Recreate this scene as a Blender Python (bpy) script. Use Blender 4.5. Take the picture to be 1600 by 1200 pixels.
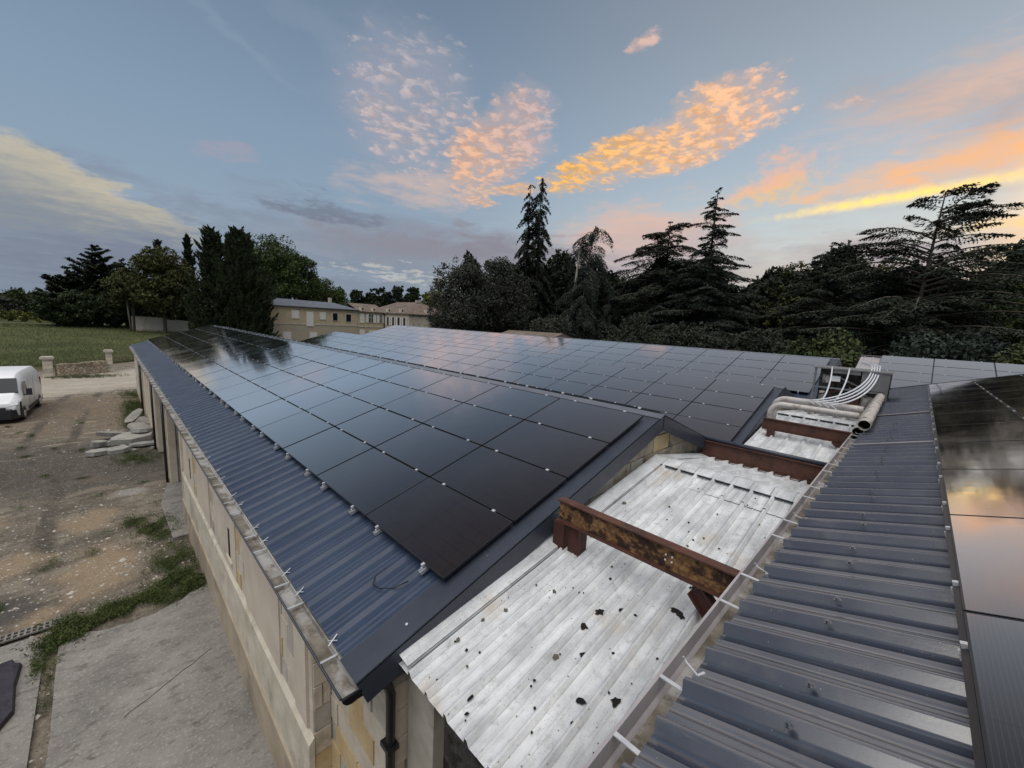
import bpy, bmesh, math, random
import numpy as np
from mathutils import Vector, Matrix, Euler
R = math.radians
for o in list(bpy.data.objects): bpy.data.objects.remove(o)
S = bpy.context.scene
COL = S.collection
rng = np.random.default_rng(7)
random.seed(7)

# ------------------------------------------------------------------ camera
CZ = 6.75                                   # camera height over the yard
TH = R(16.818)                              # pitch of the roofs
cam = bpy.data.cameras.new('camera'); camo = bpy.data.objects.new('camera', cam); COL.objects.link(camo)
yaw, pitch, roll = R(45.1914), R(8.4212), R(2.9299)
F = Vector((math.sin(yaw)*math.cos(pitch), math.cos(yaw)*math.cos(pitch), -math.sin(pitch)))
R0 = Vector((math.cos(yaw), -math.sin(yaw), 0)); U0 = R0.cross(F)
RR = R0*math.cos(roll) + U0*math.sin(roll); UU = RR.cross(F)
camo.matrix_world = Matrix(((RR.x, UU.x, -F.x, 0), (RR.y, UU.y, -F.y, 0), (RR.z, UU.z, -F.z, CZ), (0, 0, 0, 1)))
cam.sensor_width = 36; cam.lens = 36*634.73/1600; cam.clip_start = .05; cam.clip_end = 3000
S.camera = camo
S.render.resolution_x = 1024; S.render.resolution_y = 768

# ------------------------------------------------------------------ node helper
class N:
    def __init__(s, tree): s.t = tree; s.n = tree.nodes; s.l = tree.links
    def new(s, typ, **kw):
        n = s.n.new(typ)
        for k, v in kw.items(): setattr(n, k, v)
        return n
    def put(s, sock, v):
        if v is None: return
        if hasattr(v, 'is_output'): s.l.new(v, sock)
        else:
            if sock.type == 'RGBA' and hasattr(v, '__len__') and len(v) == 3: v = (*v, 1)
            if sock.type == 'VECTOR' and hasattr(v, '__len__') and len(v) == 4: v = v[:3]
            sock.default_value = v
    def m(s, op, a, b=None, c=None, clamp=False):
        n = s.new('ShaderNodeMath', operation=op); n.use_clamp = clamp
        s.put(n.inputs[0], a); s.put(n.inputs[1], b); s.put(n.inputs[2], c); return n.outputs[0]
    def v(s, op, a, b=None, scale=None):
        n = s.new('ShaderNodeVectorMath', operation=op)
        s.put(n.inputs[0], a); s.put(n.inputs[1], b)
        if scale is not None: s.put(n.inputs['Scale'], scale)
        return n.outputs['Value'] if op in ('DOT_PRODUCT', 'LENGTH') else n.outputs[0]
    def mix(s, f, a, b, blend='MIX'):
        n = s.new('ShaderNodeMix', data_type='RGBA', blend_type=blend); n.clamp_factor = True
        s.put(n.inputs[0], f); s.put(n.inputs[6], a); s.put(n.inputs[7], b); return n.outputs[2]
    def noise(s, vec, scale, detail=4, rough=.55, dist=0):
        n = s.new('ShaderNodeTexNoise'); s.put(n.inputs['Vector'], vec); s.put(n.inputs['Scale'], scale)
        s.put(n.inputs['Detail'], detail); s.put(n.inputs['Roughness'], rough); s.put(n.inputs['Distortion'], dist); return n.outputs[0]
    def vor(s, vec, scale, feat='F1', out='Distance'):
        n = s.new('ShaderNodeTexVoronoi', feature=feat); s.put(n.inputs['Vector'], vec); s.put(n.inputs['Scale'], scale); return n.outputs[out]
    def rng(s, x, a, b, c=0., d=1., smooth=True):
        n = s.new('ShaderNodeMapRange'); n.interpolation_type = 'SMOOTHSTEP' if smooth else 'LINEAR'; n.clamp = True
        s.put(n.inputs[0], x); s.put(n.inputs[1], a); s.put(n.inputs[2], b); s.put(n.inputs[3], c); s.put(n.inputs[4], d); return n.outputs[0]
    def xyz(s, x, y, z):
        n = s.new('ShaderNodeCombineXYZ'); s.put(n.inputs[0], x); s.put(n.inputs[1], y); s.put(n.inputs[2], z); return n.outputs[0]
    def sep(s, v):
        n = s.new('ShaderNodeSeparateXYZ'); s.put(n.inputs[0], v); return n.outputs
    def bump(s, h, strength=.3, dist=.02):
        n = s.new('ShaderNodeBump'); s.put(n.inputs['Strength'], strength); s.put(n.inputs['Distance'], dist); s.put(n.inputs['Height'], h); return n.outputs[0]

def lin(*c):       # sRGB 0..255 -> linear
    return tuple((x/255/12.92 if x/255 <= .04045 else ((x/255+.055)/1.055)**2.4) for x in c)

# ------------------------------------------------------------------ world: dusk sky with clouds
W = bpy.data.worlds.new('World'); S.world = W; W.use_nodes = True
W.cycles.sampling_method = 'NONE'
S.cycles.max_bounces = 5; S.cycles.diffuse_bounces = 3; S.cycles.glossy_bounces = 3; S.cycles.transmission_bounces = 1; S.cycles.volume_bounces = 0
w = N(W.node_tree); w.n.clear()
SKY_GAIN = 1.0
SUN_EL, SUN_AZ = R(3), R(104)               # where the sun has gone down (azimuth from +Y to +X)
def build_sky():
    D = w.v('NORMALIZE', w.new('ShaderNodeTexCoord').outputs['Generated'])
    dx, dy, dz = w.sep(D)
    el = w.m('MULTIPLY', w.m('ARCSINE', dz), 180/math.pi)
    sunv = (math.sin(SUN_AZ), math.cos(SUN_AZ), 0)
    toward = w.rng(w.v('DOT_PRODUCT', D, sunv), .2, 1.0)
    # base gradient away from / towards the afterglow
    def grad(stops):
        c = stops[0][1]
        for (e0, c0), (e1, c1) in zip(stops[:-1], stops[1:]):
            c = w.mix(w.rng(el, e0, e1, smooth=False), c, c1)
        return c
    cold = grad([(-2, lin(128, 140, 156)), (3, lin(140, 155, 174)), (9, lin(154, 173, 193)), (20, lin(138, 162, 186)), (35, lin(116, 136, 160)), (52, lin(138, 140, 152)), (85, lin(128, 130, 142))])
    warm = grad([(-2, lin(225, 205, 180)), (4, lin(232, 222, 205)), (11, lin(208, 218, 220)), (20, lin(178, 194, 210)), (32, lin(160, 170, 182)), (52, lin(154, 150, 156)), (85, lin(132, 132, 142))])
    c = w.mix(toward, cold, warm)
    anti = w.m('MULTIPLY', w.rng(w.v('DOT_PRODUCT', D, sunv), -.45, -1.0), w.rng(el, 60., 15.))
    c = w.mix(w.m('MULTIPLY', anti, .45), c, lin(70, 84, 108))
    sk = w.new('ShaderNodeTexSky'); sk.sky_type = 'NISHITA'; sk.sun_disc = False
    sk.sun_elevation = SUN_EL; sk.sun_rotation = SUN_AZ; sk.dust_density = 2
    sc = w.v('SCALE', sk.outputs[0], scale=.09)
    c = w.mix(.12, c, sc)
    # coordinates on a cloud layer, for textures
    h = w.m('ADD', w.m('MAXIMUM', dz, 0.), .07)
    cp = w.xyz(w.m('DIVIDE', dx, h), w.m('DIVIDE', dy, h), 0.)
    az = w.m('ARCTAN2', dx, dy)
    warp = w.noise(cp, 1.6, 4)
    cells = w.noise(w.v('ADD', cp, w.v('SCALE', w.xyz(warp, warp, 0.), scale=.25)), 15, 4, .62)   # altocumulus grains
    cells2 = w.m('SUBTRACT', 1., w.vor(w.v('ADD', cp, w.v('SCALE', w.xyz(cells, warp, 0.), scale=.22)), 19))
    soft = w.noise(w.xyz(w.m('MULTIPLY', az, 4.), w.m('MULTIPLY', el, .30), 0.), 1.5, 6, .58, .4)      # long flat streaks
    soft2 = w.noise(w.xyz(w.m('MULTIPLY', az, 9.), w.m('MULTIPLY', el, .55), 3.), 1.3, 6, .6, .6)
    fine = w.noise(w.xyz(w.m('MULTIPLY', az, 26.), w.m('MULTIPLY', el, .55), 1.), 1.7, 5, .6, .3)
    wn = w.new('ShaderNodeTexNoise'); w.put(wn.inputs['Vector'], cp); wn.inputs['Scale'].default_value = 2.6; wn.inputs['Detail'].default_value = 7; wn.inputs['Roughness'].default_value = .62
    DW_ = w.v('ADD', D, w.v('SCALE', w.v('SUBTRACT', wn.outputs['Color'], (.5, .5, .5)), scale=.13))
    def patch(a0, e0, a1, e1, hw, taper=0., edge=.55, ns=.5, ntex=None, wd=True):
        DW = DW_ if wd else D
        """soft elongated cloud between two sky directions (az, el in degrees); hw = half width in degrees"""
        def dv(a, e): return Vector((math.sin(R(a))*math.cos(R(e)), math.cos(R(a))*math.cos(R(e)), math.sin(R(e))))
        p, q = dv(a0, e0), dv(a1, e1); cc = (p+q).normalized(); t = (q-p); L = t.length/2; t.normalize(); nrm = cc.cross(t).normalized()
        if nrm.z < 0: nrm = -nrm
        dc = w.m('MAXIMUM', w.v('DOT_PRODUCT', DW, tuple(cc)), .02)
        u = w.m('DIVIDE', w.m('DIVIDE', w.v('DOT_PRODUCT', DW, tuple(t)), dc), L)
        vv = w.m('DIVIDE', w.v('DOT_PRODUCT', DW, tuple(nrm)), dc)
        wid = w.m('MULTIPLY', math.tan(R(hw)), w.m('MAXIMUM', w.m('ADD', 1., w.m('MULTIPLY', u, taper)), .08))
        v2 = w.m('DIVIDE', vv, wid)
        r = w.m('SQRT', w.m('ADD', w.m('POWER', w.m('ABSOLUTE', u), 2.6), w.m('POWER', w.m('ABSOLUTE', v2), 2.)))
        r = w.m('ADD', r, w.m('MULTIPLY', w.m('SUBTRACT', ntex if ntex is not None else soft2, .5), ns*2))
        return w.rng(r, 1.05, edge, 0., 1.), u, v2
    def add(base, mask, col, amt=1.): return w.mix(w.m('MULTIPLY', mask, amt), base, col)
    # ---- broad low bank of grey stratus with warm gaps
    band = w.m('MULTIPLY', w.rng(el, -1., 1.5), w.rng(w.m('ADD', el, w.m('MULTIPLY', w.m('SUBTRACT', soft, .5), 16.)), 14.5, 8.))
    band = w.m('MULTIPLY', band, w.rng(soft2, .34, .56))
    c = add(c, band, w.mix(toward, lin(128, 138, 154), lin(196, 186, 182)), .62)
    # dark flat bank in the middle of the view
    m, u, v2 = patch(8, 9.0, 62, 7.6, 4.2, .1, .0, .9, soft2, wd=False); c = add(c, m, lin(140, 140, 151), .95)
    m, u, v2 = patch(40, 7.5, 80, 6.5, 3.0, .1, .0, 1., soft2); c = add(c, m, lin(158, 150, 158), .7)
    m, u, v2 = patch(11, 13.0, 29, 11.4, 1.3, .25, .1, .9, soft2); c = add(c, m, lin(116, 124, 140), .8)
    m, u, v2 = patch(18, 6.2, 46, 4.6, .8, .1, .0, 1.3, fine); c = add(c, m, lin(204, 202, 192), .6)
    m, u, v2 = patch(-12, 3.2, 18, 5.6, 3.0, .0, .2, .5, soft); c = add(c, m, lin(122, 130, 146), .8)
    m, u, v2 = patch(48, 9.5, 75, 12., 5.6, .0, .3, .55, soft2)
    c = add(c, m, w.mix(w.rng(v2, -.8, .9), lin(184, 176, 182), lin(232, 188, 166)), .82)
    m, u, v2 = patch(32, 10.5, 60, 8.6, 2.4, .0, .1, .9, soft2); c = add(c, m, lin(140, 136, 148), .75)
    # upper veils
    m, u, v2 = patch(20, 16.0, 43, 16.8, 2.8, .1, .0, .8, soft2); c = add(c, m, lin(212, 186, 174), .7)
    m, u, v2 = patch(31, 33, 22, 15.5, 7., 0., .0, .5, warp); c = add(c, m, lin(150, 158, 178), .5)
    m, u, v2 = patch(7, 17.2, 14, 16., 1.0, 0., .0, .5, soft2); c = add(c, m, lin(172, 160, 172), .45)
    # right-hand greys
    m, u, v2 = patch(76, 24, 112, 16, 4.2, .2, .1, .75, soft2); c = add(c, m, lin(170, 164, 168), .8)
    m, u, v2 = patch(74, 36, 120, 30, 8, .2, .0, .6, warp); c = add(c, m, lin(158, 168, 178), .7)
    m, u, v2 = patch(76, 9.2, 96, 7.8, 2.6, .0, .0, .8, soft2); c = add(c, m, lin(158, 148, 156), .8)
    # big pale wedge on the left: bright upper rim, grey belly
    m, u, v2 = patch(-19, 11.6, 10.6, 6.9, 4.1, -.62, .60, .26, soft2)
    body = w.mix(w.rng(w.m('ADD', v2, w.m('MULTIPLY', w.m('SUBTRACT', soft2, .5), 1.6)), -.7, .85), lin(134, 142, 152), lin(192, 184, 164))
    body = w.mix(w.m('MULTIPLY', w.rng(v2, .55, .95), w.rng(fine, .3, .65)), body, lin(222, 202, 166))
    c = add(c, m, body, .9)
    # altocumulus fields
    tex = w.m('ADD', w.m('ADD', w.m('MULTIPLY', cells, .75), w.m('MULTIPLY', cells2, .30)), w.m('MULTIPLY', w.m('SUBTRACT', wn.outputs['Fac'], .5), .45))
    def alto(a0, e0, a1, e1, hw, taper, colA, colB, thr=.50, amt=1., under=.35, boost=1., fall=.20, cd=.70):
        nonlocal c
        m, u, v2 = patch(a0, e0, a1, e1, hw, taper, .45, .35, warp)
        colr = w.mix(w.rng(u, -1., .9), colA, colB)
        c = add(c, m, w.mix(.35, colr, lin(170, 170, 184)), under)
        dens = w.m('ADD', tex, w.m('MULTIPLY', w.m('SUBTRACT', m, 1.), fall))
        k = w.m('MULTIPLY', w.rng(dens, thr-.14, thr+.16), w.rng(m, .0, .15))
        shade = w.mix(w.rng(cells, .40, .60), w.v('SCALE', colr, scale=cd), w.v('SCALE', colr, scale=1.04))
        c = add(c, k, w.v('SCALE', shade, scale=boost), amt)
    alto(45.5, 16.8, 78.5, 25.0, 3.6, .25, lin(255, 192, 96), lin(252, 198, 160), .46, .92, .45, 1.05)
    alto(35.5, 17.4, 49.5, 26.5, 4.6, .10, lin(250, 192, 148), lin(214, 186, 180), .49, .85, .40)
    alto(31.5, 33.5, 29.0, 16.5, 8.0, .1, lin(192, 184, 190), lin(214, 190, 182), .54, .75, .22)
    alto(38.5, 24.5, 33.5, 23.8, 1.6, 0., lin(212, 190, 186), lin(206, 184, 180), .52, .7, .1)
    alto(57.7, 30.4, 62.3, 32.3, .9, 0., lin(236, 190, 170), lin(226, 190, 176), .50, .8, .3)
    alto(78., 23.5, 84., 22.6, 1.2, 0., lin(226, 194, 176), lin(226, 190, 170), .54, .65, .1)
    alto(37., 15.4, 47.5, 17.2, 1.2, .2, lin(226, 190, 170), lin(252, 190, 120), .46, .7, .5)
    # feathered orange plume and glowing bands by the sunset
    m, u, v2 = patch(69.0, 15.2, 80.5, 18.2, 2.5, .3, .0, .8, fine)
    c = add(c, m, w.mix(w.rng(v2, -.9, .2), lin(255, 200, 110), lin(244, 190, 158)), .9)
    m, u, v2 = patch(74, 19.5, 112, 23., 4.6, .15, -.4, .8, soft2, wd=False); c = add(c, m, lin(232, 196, 176), .75)
    m, u, v2 = patch(74, 14.4, 118, 17.4, 3.0, .35, -.1, .8, soft2, wd=False)
    c = add(c, m, w.v('SCALE', lin(252, 184, 122), scale=1.1), .9)
    m, u, v2 = patch(72.0, 12.9, 100., 14.7, .85, .2, -.4, .55, fine, wd=False)
    c = add(c, m, w.v('SCALE', lin(255, 214, 92), scale=1.5), .97)
    m, u, v2 = patch(89, 10.6, 118, 11.0, 1.2, .2, .1, .6, soft2, wd=False)
    c = add(c, m, w.v('SCALE', lin(255, 206, 110), scale=1.1), .9)
    # the glow itself, just beyond the right edge of the view
    g = w.v('DOT_PRODUCT', D, tuple(Vector((math.sin(R(106)), math.cos(R(106)), .16)).normalized()))
    c = w.mix(w.m('MULTIPLY', w.rng(g, .965, 1.), .6), c, w.v('SCALE', lin(255, 196, 110), scale=1.7))
    # thin cirrus near the top left
    m, u, v2 = patch(3, 31, 20, 22, 1.0, 0., .1, .5, fine); c = add(c, m, lin(158, 172, 190), .15)
    m, u, v2 = patch(12, 31, 27, 27, 1.4, 0., .1, .5, fine); c = add(c, m, lin(160, 170, 190), .13)
    # below the horizon
    c = w.mix(w.rng(el, -.5, -4.), c, lin(60, 62, 58))
    bg = w.new('ShaderNodeBackground'); w.put(bg.inputs[0], c); bg.inputs[1].default_value = SKY_GAIN
    out = w.new('ShaderNodeOutputWorld'); w.l.new(bg.outputs[0], out.inputs[0])
build_sky()

# one very soft lamp: extra fill added to brighten the foreground, from behind and above the camera
sl = bpy.data.lights.new('sun', 'SUN'); sl.energy = 2.9; sl.angle = R(70); sl.color = (1.0, .955, .90)
slo = bpy.data.objects.new('sun', sl); COL.objects.link(slo)
sd = Vector((.30, .12, -.92)).normalized()     # travel direction of its light
slo.rotation_euler = sd.to_track_quat('-Z', 'Y').to_euler(); slo.location = (0, 0, 60)
S.view_settings.view_transform = 'Standard'; S.view_settings.look = 'None'
S.view_settings.exposure = 0.0; S.view_settings.gamma = 1
S.view_settings.use_curve_mapping = False

# ------------------------------------------------------------------ object helpers
def tag(o, label=None, cat=None, group=None, kind=None):
    if label: o['label'] = label
    if cat: o['category'] = cat
    if group: o['group'] = group
    if kind: o['kind'] = kind
    return o
def thing(name, label, cat, loc=(0, 0, 0), group=None):
    o = bpy.data.objects.new(name, None); COL.objects.link(o); o.location = loc; o.empty_display_size = .2
    return tag(o, label, cat, group)
def wloc(p): 
    v = Vector((0, 0, 0))
    while p: v += Vector(p.location); p = p.parent
    return v
class MB:
    """collects geometry in world coordinates"""
    def __init__(s): s.v = []; s.f = []; s.mi = []; s.sm = []
    def add(s, vs, fs, mi=0, sm=False):
        b = len(s.v); s.v += [tuple(q) for q in vs]
        for f in fs: s.f.append([b+i for i in f]); s.mi.append(mi); s.sm.append(sm)
        return s
    def box(s, lo, hi, mi=0):
        x0, y0, z0 = lo; x1, y1, z1 = hi
        return s.add([(x0,y0,z0),(x1,y0,z0),(x1,y1,z0),(x0,y1,z0),(x0,y0,z1),(x1,y0,z1),(x1,y1,z1),(x0,y1,z1)],
            [(0,3,2,1),(4,5,6,7),(0,1,5,4),(1,2,6,5),(2,3,7,6),(3,0,4,7)], mi)
    def obox(s, c, ax, ay, az, mi=0):
        """box with centre and three half-extent vectors"""
        c = Vector(c); ax = Vector(ax); ay = Vector(ay); az = Vector(az)
        vs = [c+i*ax+j*ay+k*az for k in (-1, 1) for i, j in ((-1,-1),(1,-1),(1,1),(-1,1))]
        return s.add(vs, [(0,3,2,1),(4,5,6,7),(0,1,5,4),(1,2,6,5),(2,3,7,6),(3,0,4,7)], mi)
    def bar(s, a, b, w_, h_, up=(0, 0, 1), mi=0):
        a = Vector(a); b = Vector(b); d = (b-a); L = d.length/2; d.normalize()
        up = Vector(up); sx = d.cross(up).normalized(); u = sx.cross(d).normalized()
        return s.obox((a+b)/2, d*L, sx*w_/2, u*h_/2, mi)
    def tube(s, pts, r, n=10, mi=0, caps=True, sm=True, open_end=None):
        pts = [Vector(p) for p in pts]; k = len(pts); rs = r if hasattr(r, '__len__') else [r]*k
        b = len(s.v); prev = None
        for i, p in enumerate(pts):
            d = (pts[min(i+1, k-1)]-pts[max(i-1, 0)]).normalized()
            if prev is None:
                prev = d.cross(Vector((0, 0, 1))) if abs(d.z) < .9 else d.cross(Vector((1, 0, 0)))
            sx = (prev-d*prev.dot(d)).normalized(); prev = sx; sy = d.cross(sx)
            for j in range(n):
                t = 2*math.pi*j/n; s.v.append(tuple(p+(sx*math.cos(t)+sy*math.sin(t))*rs[i]))
        for i in range(k-1):
            for j in range(n):
                j2 = (j+1) % n; s.f.append([b+i*n+j, b+i*n+j2, b+(i+1)*n+j2, b+(i+1)*n+j]); s.mi.append(mi); s.sm.append(sm)
        if caps:
            s.f.append([b+j for j in range(n)][::-1]); s.mi.append(mi); s.sm.append(False)
            s.f.append([b+(k-1)*n+j for j in range(n)]); s.mi.append(mi); s.sm.append(False)
        return s
    def prism(s, poly, off, mi=0):
        """polygon (3d points) extruded by a vector"""
        n = len(poly); off = Vector(off); vs = [Vector(p) for p in poly]+[Vector(p)+off for p in poly]
        return s.add(vs, [list(range(n))[::-1], [n+i for i in range(n)]]+[(i, (i+1) % n, n+(i+1) % n, n+i) for i in range(n)], mi)
    def build(s, name, mats, parent=None, **kw):
        me = bpy.data.meshes.new(name)
        off = wloc(parent) if parent else Vector((0, 0, 0))
        me.from_pydata([(x-off.x, y-off.y, z-off.z) for x, y, z in s.v], [], s.f)
        for m_ in (mats if isinstance(mats, (list, tuple)) else [mats]): me.materials.append(m_)
        me.polygons.foreach_set('material_index', s.mi); me.polygons.foreach_set('use_smooth', s.sm)
        o = bpy.data.objects.new(name, me); COL.objects.link(o)
        if parent: o.parent = parent
        fixn(me)
        return tag(o, **kw) if kw else o
def fixn(me):
    bm = bmesh.new(); bm.from_mesh(me); bmesh.ops.recalc_face_normals(bm, faces=bm.faces); bm.to_mesh(me); bm.free()
def link(name, me, parent, M4):
    """object sharing mesh data, world matrix M4 (parents are never rotated)"""
    o = bpy.data.objects.new(name, me); COL.objects.link(o)
    if parent: o.parent = parent; M4 = Matrix.Translation(-wloc(parent)) @ M4
    o.matrix_local = M4
    return o
def fastmesh(name, V, Fc, mats, mi=None, smooth=False):
    """numpy arrays of vertices and equal-sized faces"""
    me = bpy.data.meshes.new(name); V = np.asarray(V, np.float32); Fc = np.asarray(Fc, np.int32)
    k = Fc.shape[1]; me.vertices.add(len(V)); me.vertices.foreach_set('co', V.ravel())
    me.loops.add(Fc.size); me.loops.foreach_set('vertex_index', Fc.ravel())
    me.polygons.add(len(Fc)); me.polygons.foreach_set('loop_start', np.arange(0, Fc.size, k, dtype=np.int32))
    me.polygons.foreach_set('loop_total', np.full(len(Fc), k, np.int32))
    for m_ in mats: me.materials.append(m_)
    if mi is not None: me.polygons.foreach_set('material_index', np.asarray(mi, np.int32))
    if smooth: me.polygons.foreach_set('use_smooth', np.ones(len(Fc), bool))
    me.update(calc_edges=True); return me
def obj(name, me, parent=None, **kw):
    o = bpy.data.objects.new(name, me); COL.objects.link(o)
    if parent: o.parent = parent
    return tag(o, **kw) if kw else o

# ------------------------------------------------------------------ materials
def principled(name):
    m_ = bpy.data.materials.new(name); m_.use_nodes = True; n = N(m_.node_tree)
    p = next(x for x in n.n if x.type == 'BSDF_PRINCIPLED'); return m_, n, p
def basic(name, c1, c2, scale=3., rough=.8, bump=.2, bscale=40., bdist=.01, metal=0., spec=.5, stretch=None, c3=None, s3=.7, t3=(.55, .7), coord='P', detail=6, rvar=.0):
    m_, n, p = principled(name)
    vec = n.new('ShaderNodeNewGeometry').outputs['Position'] if coord == 'P' else n.new('ShaderNodeTexCoord').outputs['Object']
    if stretch: vec = n.v('MULTIPLY', vec, stretch)
    a = n.noise(vec, scale, detail, .6)
    c = n.mix(n.rng(a, .3, .7), c1, c2)
    if c3: c = n.mix(n.rng(n.noise(n.v('ADD', vec, (7.3, 1.1, 4.2)), s3, 6, .65), *t3), c, c3)
    n.put(p.inputs['Base Color'], c)
    if rvar: n.put(p.inputs['Roughness'], n.rng(n.noise(vec, scale*1.7, 5), .3, .7, rough-rvar, rough+rvar))
    else: p.inputs['Roughness'].default_value = rough
    p.inputs['Metallic'].default_value = metal; p.inputs['Specular IOR Level'].default_value = spec
    if bump: n.put(p.inputs['Normal'], n.bump(n.noise(vec, bscale, 5, .6), bump, bdist))
    return m_
M = {}
M['steel_roof'] = basic('anthracite_coated_steel', (.027,.042,.075), (.040,.058,.096), 1.2, .44, .05, 60, .004, spec=.3, c3=(.066,.078,.10), s3=2.2, t3=(.6,.8), rvar=.08)
M['steel_trim'] = basic('anthracite_flashing', (.030,.036,.052), (.040,.048,.066), 1.5, .40, .04, 50, .004, rvar=.06)
M['steel_roofB'] = basic('grey_coated_steel', (.022,.028,.044), (.032,.040,.058), 1.2, .24, .05, 60, .004, spec=1., c3=(.075,.078,.088), s3=3, t3=(.55,.8), rvar=.08)
_p = next(q for q in M['steel_roofB'].node_tree.nodes if q.type == 'BSDF_PRINCIPLED'); _p.inputs['Coat Weight'].default_value = .8; _p.inputs['Coat Roughness'].default_value = .18; _p.inputs['Coat IOR'].default_value = 1.9
def pan_sheen_and_dirt():
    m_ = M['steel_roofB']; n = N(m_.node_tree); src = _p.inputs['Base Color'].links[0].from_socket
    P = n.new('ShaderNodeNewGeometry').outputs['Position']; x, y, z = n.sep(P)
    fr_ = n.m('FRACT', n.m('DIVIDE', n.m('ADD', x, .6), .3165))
    pan = n.m('MULTIPLY', n.rng(fr_, .38, .42), n.rng(n.noise(n.v('MULTIPLY', P, (6., .8, 1.)), 1.5, 6, .65), .3, .6, .45, 1.))  # flats painted paler, standing in for their sky reflection; noise breaks it up
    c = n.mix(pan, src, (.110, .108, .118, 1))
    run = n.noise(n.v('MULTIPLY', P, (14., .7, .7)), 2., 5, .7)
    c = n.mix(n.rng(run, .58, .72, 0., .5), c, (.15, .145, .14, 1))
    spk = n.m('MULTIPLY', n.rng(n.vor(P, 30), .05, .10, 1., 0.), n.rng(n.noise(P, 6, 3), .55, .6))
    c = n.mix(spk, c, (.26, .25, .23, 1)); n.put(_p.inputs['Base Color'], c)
pan_sheen_and_dirt()
M['frame'] = basic('black_anodised_frame', (.010,.010,.012), (.016,.016,.018), 5, .35, 0)
M['alu'] = basic('bare_aluminium', (.66,.67,.68), (.80,.80,.80), 20, .35, .05, 80, .003, metal=.6)
M['zinc'] = basic('dull_zinc_gutter', (.34,.34,.33), (.46,.45,.43), 2.5, .45, .1, 30, .004, metal=.35, c3=(.20,.19,.16), s3=1.6, t3=(.5,.65))
M['gutter_dirt'] = basic('gutter_sediment', (.09,.075,.055), (.20,.18,.15), 6, .95, .5, 40, .01, c3=(.32,.31,.30), s3=2.2, t3=(.45,.6))
M['gutterB'] = basic('pale_lilac_gutter', (.30,.28,.29), (.38,.355,.36), 2, .4, .05, 30, .004, c3=(.22,.20,.20), s3=4, t3=(.6,.75))
M['black'] = basic('black_paint', (.008,.008,.010), (.014,.014,.016), 5, .35, 0)
M['dark_hole'] = basic('dark_interior', (.006,.005,.005), (.012,.010,.009), 3, .9, 0)
M['rubber'] = basic('tyre_rubber', (.012,.012,.012), (.02,.02,.02), 8, .8, .1)
M['render_pink'] = basic('pinkish_lime_render', (.56,.48,.39), (.66,.57,.47), 1.6, .92, .35, 22, .01, c3=(.42,.34,.27), s3=.8, t3=(.55,.75))
M['wall_stone'] = basic('pale_limestone', (.50,.44,.35), (.66,.60,.49), 2.2, .92, .5, 25, .015, c3=(.34,.29,.22), s3=1.3, t3=(.5,.7))
M['wall_low'] = basic('tan_stone_footing', (.34,.27,.19), (.46,.38,.28), 1.4, .95, .5, 18, .02, c3=(.24,.20,.15), s3=.9, t3=(.5,.7))
M['stone_a'] = basic('cream_limestone_block', (.54,.46,.36), (.64,.57,.47), 3, .9, .4, 26, .01, c3=(.38,.32,.24), s3=2, t3=(.6,.8))
M['stone_b'] = basic('yellow_limestone_block', (.50,.36,.18), (.60,.47,.28), 3, .9, .4, 26, .01, c3=(.36,.27,.16), s3=2, t3=(.6,.8))
M['stone_c'] = basic('grey_limestone_block', (.40,.36,.30), (.52,.48,.42), 3, .9, .4, 26, .01, c3=(.24,.22,.18), s3=2, t3=(.55,.75))
M['stone_old'] = basic('weathered_gable_stone', (.34,.29,.22), (.50,.43,.33), 4, .95, .7, 22, .02, c3=(.15,.13,.10), s3=3, t3=(.5,.7))
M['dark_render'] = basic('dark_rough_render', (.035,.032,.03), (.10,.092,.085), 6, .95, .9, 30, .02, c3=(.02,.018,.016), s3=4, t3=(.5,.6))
M['rust_flange'] = basic('dark_red_rust_primer', (.060,.022,.014), (.105,.040,.024), 5, .7, .3, 60, .004, c3=(.032,.015,.011), s3=3, t3=(.5,.7))
M['rust_web'] = basic('flaking_orange_rust', (.11,.045,.018), (.34,.19,.075), 18, .85, .5, 70, .006, stretch=(1,1,1.2), c3=(.040,.018,.011), s3=6, t3=(.46,.58))
M['rust_post'] = basic('brown_red_primer', (.048,.016,.012), (.080,.026,.018), 4, .7, .2, 50, .004)
M['concrete'] = None
M['wood_old'] = basic('weathered_boards', (.12,.085,.055), (.22,.16,.11), 3, .9, .4, 20, .01, stretch=(6,6,.6))
M['white_paint'] = basic('white_van_paint', (.74,.76,.78), (.80,.81,.82), .8, .28, 0, coord='O')
M['bumper'] = basic('black_plastic_trim', (.015,.015,.017), (.025,.025,.028), 6, .6, .1)
M['duct'] = basic('galvanised_duct', (.42,.40,.37), (.56,.54,.50), 5, .5, .1, 40, .005, metal=.25, c3=(.16,.12,.08), s3=7, t3=(.5,.62))
M['duct_clean'] = basic('pale_insulated_pipe', (.40,.37,.35), (.52,.49,.46), 4, .5, .1, 40, .005, c3=(.26,.22,.19), s3=4, t3=(.52,.7))
M['cable'] = basic('pale_cable_sheath', (.50,.52,.56), (.62,.64,.68), 8, .45, 0)
M['machine_grey'] = basic('grey_machine_panel', (.11,.115,.12), (.17,.175,.18), 4, .55, .1, 40, .004, c3=(.09,.05,.03), s3=3, t3=(.62,.75))
M['tile'] = basic('old_clay_tiles', (.11,.080,.066), (.19,.145,.12), 1.5, .9, .5, 8, .03, c3=(.10,.075,.06), s3=.6, t3=(.5,.65))
M['slate'] = basic('blue_grey_slate_roof', (.085,.095,.12), (.12,.13,.155), 1.2, .55, .3, 6, .02, stretch=(1,1,3))
M['shutter'] = basic('off_white_shutter', (.62,.60,.56), (.70,.68,.64), 2, .7, 0)
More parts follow.
